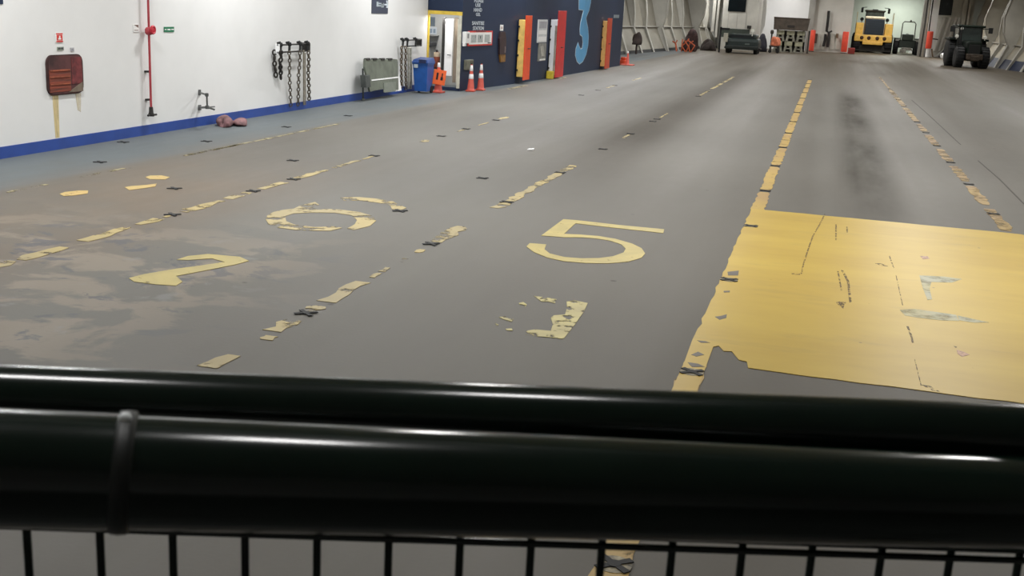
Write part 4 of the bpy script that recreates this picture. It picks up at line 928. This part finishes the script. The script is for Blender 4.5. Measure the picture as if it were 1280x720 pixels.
# column with pipes and red guard
fc = face(103)
col = struct('wall_bow_column', MB().box((BK(1158.5,103), 103, 0), (BK(1168.5,103), 104.2, CEIL)), WHITE())
struct('wall_bow_column_web', MB().box((BK(1149.5,103.4), 103.4, 0), (BK(1158.5,103.4), 104.4, CEIL)), M('mid_grey_paint_and_shade', (0,0,0)))
for i, x in enumerate((1150.6, 1153.6, 1156.8)):
    q0 = fc.hit(x, 64, .25); q1 = fc.hit(x+.4, -4, .25)
    single('standpipe', MB().tube([(q0.x, q0.y, 0), (q0.x+.05, q0.y, 2.4), (q0.x+.05, q0.y, CEIL-.02)], .055, 8), (DARK(), M('pale_pipe', (176,168,152), .5), DARK())[i], ('dark thin pipe running up left of the white column', 'pale thin pipe between the two dark pipes', 'dark thin pipe touching the white column')[i], 'pipe')
r = fc.rect(1156.2, 39, 1165.8, 60.5)
t = thing('bumper_post', 'red guard wrapped round the white column between small loader and tractor', 'bumper', fc.pt((r[0]+r[1])/2, r[2]), 'red bumper posts at the bow')
cx_ = (r[0]+r[1])/2; rad = (r[1]-r[0])/2
rad *= .8
part('sleeve', MB().lathe((cx_, 102.4, r[2]), [(rad*.9,0),(rad,.08),(rad,r[3]-r[2]-.08),(rad*.9,r[3]-r[2])], 24), REDP, t)
part('lower_tube', MB().cyl((cx_, 102.4, 0), (cx_, 102.4, r[2]), rad*.7, n=20), WHITE(), t)
single('wall_hanging_rod', MB().tube([fc.hit(1166,48.5,.5), fc.hit(1172.5,49.5,.5)], .05, 8), DARK(), 'thin dark rod sticking out right of the red column guard', 'rod')
single('hanging_rope', MB().tube([fc.hit(1164.6,61,.5), fc.hit(1165.8,71,.5)], .06, 8), M('tan_rope', (120,96,72), .8), 'short tan rope end below the red column guard', 'rope')
# ramp panels right of the column
f5 = face(105.5)
rp = struct('wall_bow_ramp', MB().box((BK(1168,105.5), 105.5, 0), (BK(1206,105.5)+.4, 106.3, CEIL)), M('grey_ramp_paint', (206,202,194), .5, 0, .12, 1.0))
struct('window_2', f5.box(MB(), f5.rect(1168.5,-14,1191.5,19), .0, .06, .01), GLASSD(), None, 'dark window above the grey slanting ramp')
mb = MB()
for x0, x1 in ((1168, 1181), (1174, 1188), (1181, 1196), (1189, 1200)):
    mb.tube([f5.hit(x0, 64, .1), f5.hit(x1, 22, .1)], .14, 6)
struct('ramp_stiffener', mb, M('pale_ramp_paint', (222,218,212), .5, 0, .1, 1.0), rp, 'pale slanting stiffeners')
struct('ramp_foot', f5.poly(MB(), [f5.uz(x, y) for x, y in ((1166.5,71.5),(1172,71),(1196,50),(1196,47.5))], .12, .35), WHITE(), rp, 'pale slanting foot edge')
struct('trim_4', MB().box((BK(1198,104.8), 104.8, 0), (BK(1203,104.8), 105.4, CEIL)).box((BK(1205,104.6), 104.6, 0), (BK(1207.5,104.6), 105.2, CEIL)), GREYW())

# ------------------------------------------------------------------ bits along the left hull
def heap(px, py, w, h, seed, mat, name, label, cat, base=None):
    p = fl(px, py); k = p.y/FPX; return single(name, lump((p.x, p.y, 0), w*k/2, w*k/2.4, h*k, seed, 0, .5), mat, label, cat)
MAR = M('maroon_net', (70,50,48), .85, 0, .35, 5, .5)
heap(863, 64.2, 20, 24, 21, MAR, 'lashing_heap', 'dark maroon heap of lashings against the left hull', 'heap')
heap(884, 63.2, 18, 17, 33, M('dark_brown_heap', (58,48,44), .85, 0, .3, 5, .5), 'gear_heap', 'dark brown gear heap left of the low green vehicle', 'heap')
p = fl(857, 65.2); k = p.y/FPX; mb = MB(); rnd = random.Random(5)
for i in range(7):
    a0 = Vector((p.x+rnd.uniform(-.5,.5), p.y-.9+rnd.uniform(-.2,.2), .05)); mb.tube([a0, a0+Vector((rnd.uniform(-.3,.3), rnd.uniform(-.2,.2), rnd.uniform(.3,.6))), a0+Vector((rnd.uniform(-.5,.5), rnd.uniform(-.2,.2), rnd.uniform(.6,.85)))], .045, 6)
single('orange_straps', mb, M('orange_strap', (190,92,56), .7, 0, .2, 4), 'tangle of orange straps in front of the maroon heap', 'straps')
q = fl(795, 67.5); hz = 28*q.y/FPX
cb = lump((q.x, q.y, .55), .30, .30, hz-.55, 14, 0, .35); cb.cyl((q.x, q.y, 0), (q.x, q.y, .7), .06)
single('hanging_coil', cb, M('dark_coil', (66,54,50), .8, 0, .3, 5, .4), 'dark coil hung on a frame near the blue wall corner', 'coil')
q = fl(774.8, 80.2)
single('orange_block', MB().box((q.x-.10, q.y+.02, 0), (q.x+.36, q.y+.45, .20), None, .05).box((q.x+.0, q.y+.1, .2), (q.x+.26, q.y+.36, .34), None, .04), ORNG(), 'low orange block behind the blue wall corner cone', 'block')

# ------------------------------------------------------------------ vehicles (built facing the viewer, local: x across, y toward bow, z up)
def tyre(mb, x, y, z, R_, w):
    mb.lathe((x-w/2, y, z), [(R_*.55,0),(R_*.9,.0),(R_,w*.18),(R_,w*.82),(R_*.9,w),(R_*.55,w)], 28, (1,0,0)); return mb
def wheel(root, x, y, R_, w, rim, name='wheel', lug=False):
    mb = tyre(MB(), x, y, R_, R_, w)
    if lug:
        for i in range(20):
            a = 2*PI*i/20; c = Vector((x, y+R_*math.cos(a), R_+R_*math.sin(a))); mt = Matrix.Translation(c) @ Matrix.Rotation(-a+PI/2, 4, 'X') @ Matrix.Rotation(.5 if i % 2 else -.5, 4, 'Z')
            mb.box((-w*.42, -R_*.05, -.03), (w*.42, R_*.05, .05), Matrix.Translation(c) @ Matrix.Rotation(a, 4, 'X'))
    t = part(name, mb, BLACK(), root)
    part('rim', MB().lathe((x-w*.42, y, R_), [(R_*.2,0),(R_*.56,.01),(R_*.56,w*.84-.01),(R_*.2,w*.84)], 20, (1,0,0)), rim, t)
    return t
def local(root, f):
    """f(add) gives parts in coordinates local to root"""
    L = root.location.copy()
    def add(name, mb, mat, parent=None, label=None):
        o = build(name, mb, mat); o.parent = parent or root
        if label: o['label'] = label
        return o
    f(add)
def place(root, loc, s, rz=0.): root.location = loc; root.scale = (s, s, s); root.rotation_euler = (0, 0, rz)

# wheel loader, seen from behind
p = fl(1089, 66.2); k = p.y/FPX
ld = thing('wheel_loader', 'yellow wheel loader with dark radiator grille parked in the bow recess', 'wheel loader', (0,0,0))
k *= .94; W_ = 48*k; Hl = 52*k         # overall width and height in metres
RIMY = M('yellow_rim', (196,150,60), .5)
hw = W_/2
for sx in (-1, 1):
    for y in (.9, 4.2): wheel(ld, sx*(hw-.36), y, .80, .68, RIMY, 'tyre', True)
part('counterweight', MB().box((-hw*.94, .0, .95), (hw*.94, .6, 1.55), None, .10).box((-hw*.5, -.05, .70), (hw*.5, .5, 1.0), None, .06), YELP(), ld)
mb = MB()
for x in (-.95, -.35, .35, .95): mb.lathe((x, -.01, 1.27), [(.16,-.02),(.16,.02),(.1,.05)], 14, (0,-1,0))
part('tail_lamp', mb, M('dark_lamp', (70,44,30), .35), ld)
part('engine_hood', MB().box((-.82, .1, 1.5), (.82, 2.3, 2.95), None, .10), YELP(), ld)
gr = part('radiator_grille', MB().box((-.80, .02, 1.55), (.80, .14, 2.90), None, .03), M('dark_grille', (38,46,54), .4, .2, .1, 6), ld)
mb = MB()
for i in range(10): mb.box((-.72, -.0, 1.64+i*.125), (.72, .03, 1.69+i*.125))
part('grille_slat', mb, M('grille_slat', (48,56,64), .4), gr)
part('hood_top', MB().box((-.84, .0, 2.93), (.84, 2.3, 3.13), None, .07), M('cream_hood', (238,226,196), .45), ld, 'cream top of the hood')
for sx in (-1, 1):
    part('fender', MB().box((min(sx*.9, sx*hw*.92), .2, 1.5), (max(sx*.9, sx*hw*.92), 2.0, 2.55), None, .08), YELP(), ld)
    part('step_box', MB().box((min(sx*.95, sx*hw*.9), 2.0, .55), (max(sx*.95, sx*hw*.9), 2.6, 1.6), None, .05), DARK(), ld)
    part('handrail', MB().tube([(sx*hw*.9, .3, 2.5), (sx*hw*.9, .3, 3.45), (sx*hw*.9, 1.6, 3.45), (sx*hw*.9, 1.6, 2.5)], .022, 8), M('pale_handrail', (196,180,140), .5), ld)
    mi = part('mirror', MB().box((sx*1.14-.10, 2.1, 3.42), (sx*1.14+.10, 2.16, 3.85), None, .03), BLACK(), ld)
    part('mirror_arm', MB().tube([(sx*.75, 2.4, 3.9), (sx*1.14, 2.14, 3.86)], .025, 8), BLACK(), mi)
    part('work_lamp', MB().lathe((sx*1.08, 1.9, 2.85), [(.14,0),(.16,.05),(.1,.14)], 14, (0,1,0)).cyl((sx*1.08, 1.95, 2.5), (sx*1.08, 1.95, 2.85), .03), BLACK(), ld)
cabm = MB()
for sx in (-1, 1):
    for y in (2.35, 3.75): cabm.box((sx*.72-.05, y-.05, 3.0), (sx*.72+.05, y+.05, Hl-.12))
cabm.box((-.76, 2.3, 2.4), (.76, 3.8, 3.05), None, .05)
cb = part('cab', cabm, M('cab_dark', (46,44,40), .5), ld)
part('cab_window', MB().box((-.67, 2.36, 3.05), (.67, 2.39, Hl-.14)), M('cab_glass', (110,118,112), .1, 0, .2, 3), cb); part('cab_window', MB().box((-.67, 3.7, 3.05), (.67, 3.73, Hl-.14)), M('cab_glass', (0,0,0)), cb)
part('seat', MB().box((-.28, 2.8, 2.95), (.28, 3.3, 3.2), None, .05).box((-.26, 2.75, 3.15), (.26, 2.88, 3.75), None, .06), BLACK(), cb)
part('cab_roof', MB().box((-.86, 2.15, Hl-.16), (.86, 3.95, Hl), None, .06), M('roof_dark', (58,54,44), .5), cb)
part('lift_arm', MB().box((-.55, 4.0, 1.0), (-.35, 6.4, 1.5), None, .05).box((.35, 4.0, 1.0), (.55, 6.4, 1.5), None, .05), YELP(), ld)
bk = MB(); bk.prism([(-hw, 6.1, .2), (-hw, 7.3, .05), (-hw, 6.3, .02), (-hw, 5.9, .4), (-hw, 6.0, 1.3), (-hw, 6.2, 1.3)], (2*hw, 0, 0))
part('bucket', bk, DARK(), ld)
part('axle_and_shade', MB().box((-hw+.6, .75, .45), (hw-.6, 1.05, .95), None, .05).box((-hw+.6, 4.05, .45), (hw-.6, 4.35, .95), None, .05).box((-.5, .4, .5), (.5, 5.0, 1.5), None, .05).box((-hw*.98, .25, .12), (hw*.98, .35, .75), None, .03), M('dark_axle', (34,31,26), .7, 0, .2, 4), ld)  # includes a low dark sheet standing in for shade between the tyres
place(ld, (p.x, p.y, 0), 1)

# small compact tractor with roll bar
p = fl(1132, 68.2); k = p.y/FPX*.93; hw = 16*k
ct = thing('compact_tractor', 'small dark compact tractor with roll bar right of the yellow loader', 'tractor', (0,0,0))
RIMG = M('grey_rim', (120,118,110), .5)
for sx in (-1, 1):
    wheel(ct, sx*(hw-.22), .5, .66, .42, RIMG, 'rear_tyre', True); wheel(ct, sx*(hw-.32), 2.2, .42, .28, RIMG, 'front_tyre')
    part('mudguard', MB().box((sx*(hw-.25)-.28, .1, 1.28), (sx*(hw-.25)+.28, 1.1, 1.42), None, .05), M('grey_green_guard', (92,96,88), .5), ct)
part('body', MB().box((-.72, .3, .55), (.72, 1.5, 1.25), None, .08).box((-.5, .2, 1.2), (.5, .5, 1.75), None, .08).box((-.34, 1.4, .7), (.34, 3.0, 1.45), None, .10), M('dark_green_body', (44,52,46), .5, 0, .15, 4), ct)
part('seat', MB().box((-.28, .5, 1.15), (.28, 1.0, 1.32), None, .06).box((-.26, .38, 1.3), (.26, .5, 1.75), None, .06), BLACK(), ct)
part('roll_bar', MB().tube([(-.58, .35, .9), (-.55, .35, 2.65), (-.42, .35, 2.82), (.42, .35, 2.82), (.55, .35, 2.65), (.58, .35, .9)], .045, 10).cyl((.1, .35, 2.82), (.1, .35, 2.98), .07), M('roll_bar_grey', (86,84,78), .5), ct)
part('steering_wheel', MB().torus((0, 1.35, 1.6), (1,0,0), (0,.5,.87), .2, .022, 1, 18, 8).cyl((0, 1.5, 1.3), (0, 1.36, 1.6), .025), BLACK(), ct)
part('rear_hitch', MB().box((-.4, -.05, .35), (.4, .3, .6), None, .04).tube([(-.4, .1, .5), (-.45, -.4, .35)], .04).tube([(.4, .1, .5), (.45, -.4, .35)], .04).box((-.55, -.1, .1), (.0, .1, .45), None, .03), M('pale_hitch', (150,146,136), .5, 0, .3, 6), ct)
part('lamp', MB().box((-hw+.12, .0, 1.15), (-hw+.42, .08, 1.28), None, .02).box((hw-.42, .0, 1.15), (hw-.12, .08, 1.28), None, .02), M('pale_lamp', (170,168,160), .3), ct)
place(ct, (p.x, p.y, 0), 1)

# big dark tractor on the right, front to the viewer
p = fl(1215, 85.6); k = p.y/FPX; hw = 23*k; Ht = 48*k
bt = thing('tractor', 'large dark green cab tractor parked before the right hull', 'tractor', (0,0,0))
DG = M('dark_tractor_green', (20,32,24), .5, 0, .15, 3, spec=.25)
for sx in (-1, 1):
    wheel(bt, sx*(hw-.42), 2.9, .92, .62, M('tractor_rim_yellow', (196,158,52), .5), 'rear_tyre', True)
    wheel(bt, sx*(hw-.52), .7, .68, .5, M('tractor_rim_yellow', (0,0,0)), 'front_tyre', True)
    part('mudguard', MB().box((sx*(hw-.42)-.36, 2.0, 1.72), (sx*(hw-.42)+.36, 3.7, 1.86), None, .06), DG, bt)
    mi = part('mirror', MB().box((sx*(hw*.92)-.14, 1.72, 2.25), (sx*(hw*.92)+.14, 1.78, 2.62), None, .03), BLACK(), bt)
    part('mirror_arm', MB().tube([(sx*.72, 1.95, 2.5), (sx*hw*.92, 1.76, 2.55)], .025), BLACK(), mi)
    part('work_lamp', MB().lathe((sx*(hw*.68), 1.55, 1.98), [(.10,0),(.12,.04),(.06,.12)], 14, (0,1,0)).cyl((sx*hw*.68, 1.7, 1.8), (sx*hw*.68, 1.7, 1.98), .03), M('bright_lamp_glass', (240,240,230), .2), bt, 'pale round lamp')
part('bonnet', MB().box((-.46, .1, .85), (.46, 2.0, 1.72), None, .14), DG, bt)
part('grille', MB().box((-.36, .04, .9), (.36, .12, 1.5), None, .03), M('black_grille', (22,24,24), .5), bt)
part('front_weight', MB().box((-.5, -.35, .55), (.5, .15, .92), None, .06).box((-.25, -.5, .5), (.25, -.3, .8), None, .04), M('dull_brown_weight', (74,62,50), .6, 0, .3, 8), bt)
part('chassis', MB().box((-.35, .2, .45), (.35, 3.4, .95), None, .05).box((-hw+.6, .6, .55), (hw-.6, .8, .78), None, .04), M('dark_axle', (0,0,0)), bt)
cm = MB()
for sx in (-1, 1):
    for y, t_ in ((1.95, .0), (3.5, .0)): cm.tube([(sx*.74, y, 1.6), (sx*.70, y, Ht-.16)], .05, 8)
cm.box((-.78, 1.9, 1.15), (.78, 3.6, 1.75), None, .08)
cb = part('cab', cm, M('cab_frame_black', (24,28,26), .5), bt)
part('cab_window', MB().box((-.69, 1.94, 1.75), (.69, 1.97, Ht-.16)), M('cab_glass_dark', (52,66,62), .1, 0, .2, 3), cb); part('cab_window', MB().box((-.69, 3.48, 1.75), (.69, 3.51, Ht-.16)), M('cab_glass_dark', (0,0,0)), cb)
part('cab_window', MB().box((-.72, 2.0, 1.75), (-.70, 3.45, Ht-.16)), M('cab_glass_dark', (0,0,0)), cb); part('cab_window', MB().box((.70, 2.0, 1.75), (.72, 3.45, Ht-.16)), M('cab_glass_dark', (0,0,0)), cb)
part('cab_roof', MB().box((-.88, 1.7, Ht-.16), (.88, 3.75, Ht), None, .07), DG, cb)
part('roof_lamp', MB().lathe((-.62, 1.68, Ht-.25), [(.08,0),(.10,.04),(.05,.10)], 12, (0,1,0)), M('bright_lamp_glass', (0,0,0)), cb, 'pale round lamp')
part('exhaust', MB().cyl((-.66, 1.5, 1.5), (-.66, 1.5, 2.4), .06).cyl((-.66, 1.5, 2.3), (-.66, 1.5, 2.75), .04), BLACK(), bt)
part('steering_wheel', MB().torus((0, 2.35, 1.95), (1,0,0), (0,.5,.87), .2, .022, 1, 18, 8), BLACK(), cb)
place(bt, (p.x, p.y, 0), 1, .10)
# white canister and yellow drum left of it
p = fl(1181, 73.8)
single('white_canister', MB().cyl((p.x-.30, p.y, .22), (p.x+.30, p.y+.3, .42), .20, n=18).lathe((p.x, p.y-.1, .0), [(.16,0),(.18,.03),(.1,.15)], 12), WREF(), 'white canister on its side left of the large tractor', 'canister')
p = fl(1188.5, 76)
single('yellow_stand', MB().lathe((p.x, p.y, 0), [(.22,0),(.24,.04),(.14,.10),(.12,.75),(.18,.95),(.12,1.0)], 16), M('dull_yellow', (190,148,58), .5), 'dull yellow stand pressed against the left tractor tyre', 'stand')
# dark folded arm between ramp and tractor
p = fl(1183, 73)
single('sloping_prop', MB().tube([(fl(1170,71.8).x, 100.5, .1), onY(1186,56,100.5), onY(1196,49.5,100.5)], .09, 8), DARK(), 'dark sloping prop along the ramp foot', 'prop')

# low dark green vehicle
p = fl(926, 67.2); k = p.y/FPX; hw = 20*k; Hh = 23*k
gv = thing('tow_tug', 'low dark green rounded vehicle in front of the pale housing', 'vehicle', (0,0,0))
TG = M('tug_dark_green', (32,44,42), .45, 0, .12, 3)
for sx in (-1, 1):
    for y in (.5, 2.3): wheel(gv, sx*(hw-.20), y, .36, .28, DARK(), 'wheel')
    part('step', MB().box((sx*hw*1.02-.08, .8, .3), (sx*hw*1.02+.08, 2.0, .42), None, .03), DARK(), gv)
hood = MB(); hood.box((-hw, .05, .30), (hw, 2.8, Hh*.78), None, .22); hood.box((-hw*.86, .3, Hh*.7), (hw*.84, 2.6, Hh), None, .16)
part('body', hood, TG, gv)
part('bumper', MB().box((-hw*.98, -.08, .28), (hw*1.0, .12, .55), None, .06), M('black_green', (22,30,26), .5), gv)
part('windscreen', MB().box((-hw*.72, .26, Hh*.76), (hw*.70, .31, Hh*.95), None, .02), M('tug_glass', (30,38,40), .15), gv)
part('number_plate', MB().box((hw*.18, .02, .62), (hw*.45, .06, .72), None, .01), M('dull_plate', (98,108,104), .4), gv, 'dull grey plate')
part('side_panel', MB().box((-hw*1.12, .0, .75), (-hw*.86, .06, 1.35), None, .02), M('cream_panel', (190,186,170), .5), gv, 'cream panel at the left side')
part('mast', MB().box((-hw*1.38, .15, .0), (-hw*1.28, .3, 1.75), None, .02).box((-hw*1.38, .15, 1.55), (-hw*.8, .3, 1.7), None, .02), BLACK(), gv, 'thin dark upright at the left side')
lm = part('work_lamp', MB().lathe((hw*.55, .2, Hh+.26), [(.13,0),(.14,.04),(.07,.12)], 14, (0,1,0)).cyl((hw*.55, .26, Hh-.1), (hw*.55, .26, Hh+.26), .035), M('bright_lamp_glass', (0,0,0)), gv, 'pale round lamp')
place(gv, (p.x, p.y, 0), 1)
# dark gear between tug and trestles
heap(950.5, 64.5, 13, 20, 45, M('dark_blue_gear', (44,44,56), .8, 0, .3, 5, .4), 'gear_heap', 'dark bluish gear heap between the green vehicle and the trestles', 'heap')

# ------------------------------------------------------------------ trestles with a brown board
p0 = fl(986, 65.4); k = p0.y/FPX; f6Y = p0.y
TRM = M('trestle_grey_paint', (150,148,134), .6, 0, .3, 4); TRT = M('trestle_top', (176,174,148), .6, 0, .2, 4)
def trestle(w, h):
    t = thing('trailer_trestle', 'x', 'trestle', (0,0,0), 'grey trailer trestles stacked in two tiers')
    part('top_plate', MB().box((-w*.40, -.30, h-.34), (w*.40, .30, h), None, .03), TRT, t)
    for sx in (-1, 1):
        for sy in (-1, 1):
            part('leg', MB().tube([(sx*w*.22, sy*.18, h-.3), (sx*w*.36, sy*.26, .05)], .095, 8).box((sx*w*.36-.10, sy*.26-.10, 0), (sx*w*.36+.10, sy*.26+.10, .05)), TRM, t)
    part('brace', MB().cyl((-w*.33, -.24, h*.32), (w*.33, -.24, h*.32), .05).cyl((-w*.33, .24, h*.32), (w*.33, .24, h*.32), .05), TRM, t)
    return t
tw, th = 12.2*k, 12.6*k
proto = None
labs = {(0,0): 'grey trestle at the left of the bottom tier', (1,0): 'grey trestle in the middle of the bottom tier', (2,0): 'grey trestle at the right of the bottom tier',
        (0,1): 'grey trestle at the left of the top tier', (1,1): 'grey trestle in the middle of the top tier', (2,1): 'grey trestle at the right of the top tier'}
dolly = MB()
for tier in (0, 1):
    for c in (0, 1, 2):
        t = trestle(tw*.92, th) if proto is None else copy_tree(proto)
        if proto is None: proto = t
        t.location = (p0.x + (c-1)*tw*.98 - .10 + .10*tier, f6Y, tier*(th+.003)); t['label'] = labs[(c, tier)] + ' under the brown board'
zt = 2*(th+.003)
bsh = thing('added_dark_backing', 'added dark sheet behind the trestles that darkens their gaps', 'sheet', (p0.x, f6Y+.9, 0))  # added backing, only there to keep the trestle gaps dark
part('panel', MB().box((p0.x-17*k, f6Y+.86, .05), (p0.x+17*k, f6Y+.92, 25*k), None, .01), M('added_dark_backing', (44,40,36), .7, 0, .2, 3), bsh)
for sx in (-14, 0, 14): part('foot', MB().box((p0.x+sx*k-.06, f6Y+.7, 0), (p0.x+sx*k+.06, f6Y+1.08, .06)), DARK(), bsh)
bdm = thing('brown_board', 'wide brown-grey board lying tilted on top of the trestles', 'board', (p0.x, f6Y, zt))
w2 = 20.5*k
part('panel', MB().prism([(p0.x-w2*.98, f6Y-.5, zt+.02), (p0.x+w2*.92, f6Y-.5, zt+.02), (p0.x+w2, f6Y-.45, zt+14*k), (p0.x-w2*1.02, f6Y-.45, zt+14.6*k)], (0, .10, 0)), M('brown_grey_board', (84,74,64), .7, 0, .2, 3), bdm)
part('rim', MB().box((p0.x-w2*1.03, f6Y-.52, zt+14*k), (p0.x+w2*1.01, f6Y-.33, zt+14.9*k), None, .03), M('board_rim', (100,88,76), .7, 0, .2, 5), bdm)
part('dark_patch', MB().box((p0.x-.3, f6Y-.515, zt+.25*14*k), (p0.x+.25, f6Y-.495, zt+.45*14*k), None, .01), M('board_dark', (52,46,42), .7), bdm, 'dark patch')
part('prop', MB().box((p0.x-w2*.8, f6Y-.40, zt), (p0.x-w2*.7, f6Y+.3, zt+10*k)).box((p0.x+w2*.65, f6Y-.40, zt), (p0.x+w2*.75, f6Y+.3, zt+10*k)), DARK(), bdm)
single('dark_upright', MB().box((p0.x+20.2*k, f6Y-.1, 0), (p0.x+22*k, f6Y+.3, 26*k), None, .03).box((p0.x+19.9*k, f6Y-.2, 0), (p0.x+22.6*k, f6Y+.4, .06)), M('dark_upright', (66,60,54), .6), 'dark upright post right of the trestle stack', 'post')
single('dark_upright_post', MB().box((p0.x-23.5*k, f6Y-.55, 20*k), (p0.x-19.4*k, f6Y-.25, 25*k), None, .12).box((p0.x-22.4*k, f6Y-.45, 0), (p0.x-20.8*k, f6Y-.3, 21*k)), M('dark_upright', (0,0,0)), 'dark knobbed post left of the trestle stack', 'post')
q = fl(968, 66.2); k = q.y/FPX
tr = thing('trolley', 'dark low trolley carrying the orange bag left of the trestles', 'trolley', (q.x, q.y, 0))
part('deck', MB().box((q.x-7*k, q.y-.4, 7*k), (q.x+5*k, q.y+.4, 8.4*k), None, .03), DARK(), tr)
for sx in (-5.4, 3.6):
    part('leg', MB().box((q.x+sx*k-.06, q.y-.35, .16), (q.x+sx*k+.06, q.y-.25, 7*k)).box((q.x+sx*k-.06, q.y+.25, .16), (q.x+sx*k+.06, q.y+.35, 7*k)), DARK(), tr)
    part('wheel', MB().cyl((q.x+sx*k, q.y-.38, .12), (q.x+sx*k, q.y-.26, .12), .12), BLACK(), tr)
mb = lump((q.x-.3*k, q.y, 8.4*k), 4.6*k, .36, 9.5*k, 52, 0, .7)
single('orange_bag', mb, M('salmon_orange_bag', (226,128,92), .7, 0, .2, 3), 'salmon orange bag heaped on the dark trolley', 'bag')

# ------------------------------------------------------------------ light
def area(name, loc, size, size_y, power, col=(1, .97, .92), rot=(0,0,0)):
    l = bpy.data.lights.new(name, 'AREA'); l.shape = 'RECTANGLE'; l.size = size; l.size_y = size_y; l.energy = power; l.color = col
    o = bpy.data.objects.new(name, l); COL.objects.link(o); o.location = loc; o.rotation_euler = rot; return o
ys = [5.5, 12.0, 19.6, 27.2, 34.8, 42.4, 50.0, 57.6, 65.2, 72.8, 80.4, 88, 95.6]
for j, y in enumerate(ys):
    for x, pw in ((-9.2, 245), (-3.4, 180), (2.6, 165), (8.6, 165)):
        if y < 7 and x > -5: continue
        if y > 58: pw *= .72
        if y < 7: pw *= .55
        area('ceiling_lamp_or_fill', (x, y, CEIL-.06), .35, 1.6, pw, (.99, 1, 1) if x < -5 else (1, .985, .955))
# two fittings above the railing
for u_, n_, L_ in ((.22, 1.75, .45), (-1.75, 1.75, .9)):
    q = RU*u_ + RN*n_
    area('ceiling_lamp_or_fill', (q.x, q.y, CEIL-.06), L_, .14, 56*L_, (1, .985, .97), (0, 0, A17))
area('recess_lamp_or_fill', (5.6, 111.5, CEIL-.15), 2.4, .4, 420, (.93, 1, .92))
area('recess_lamp_or_fill', (4.0, 102.2, CEIL-.1), 2.0, .4, 240, (1, .985, .95))  # added fill on the loader, not a known fitting
area('ceiling_lamp_or_fill', (9.6, 99.0, CEIL-.06), 1.2, .3, 320, (1, .985, .95))  # added fill that brightens the ramp and column
area('room_lamp', (-11.3, 32.6, CEIL-.1), .4, .8, 60, (1, .99, .97))
area('door_leaf_fill', (-10.75, YF+.02, DZ1-.03), .5, .06, 9, (1, .99, .97))  # added fill under the door head to whiten the leaf
area('bow_lamp', (-4.0, 97.2, CEIL-.06), 1.2, .3, 70, (1, .98, .95))
area('room_lamp', (-11.2, 31.75, 2.9), .5, .6, 45, (1, .99, .97))
w = bpy.data.worlds.new('world'); SC.world = w; w.use_nodes = True
w.node_tree.nodes['Background'].inputs[0].default_value = (.02, .02, .022, 1); w.node_tree.nodes['Background'].inputs[1].default_value = 1
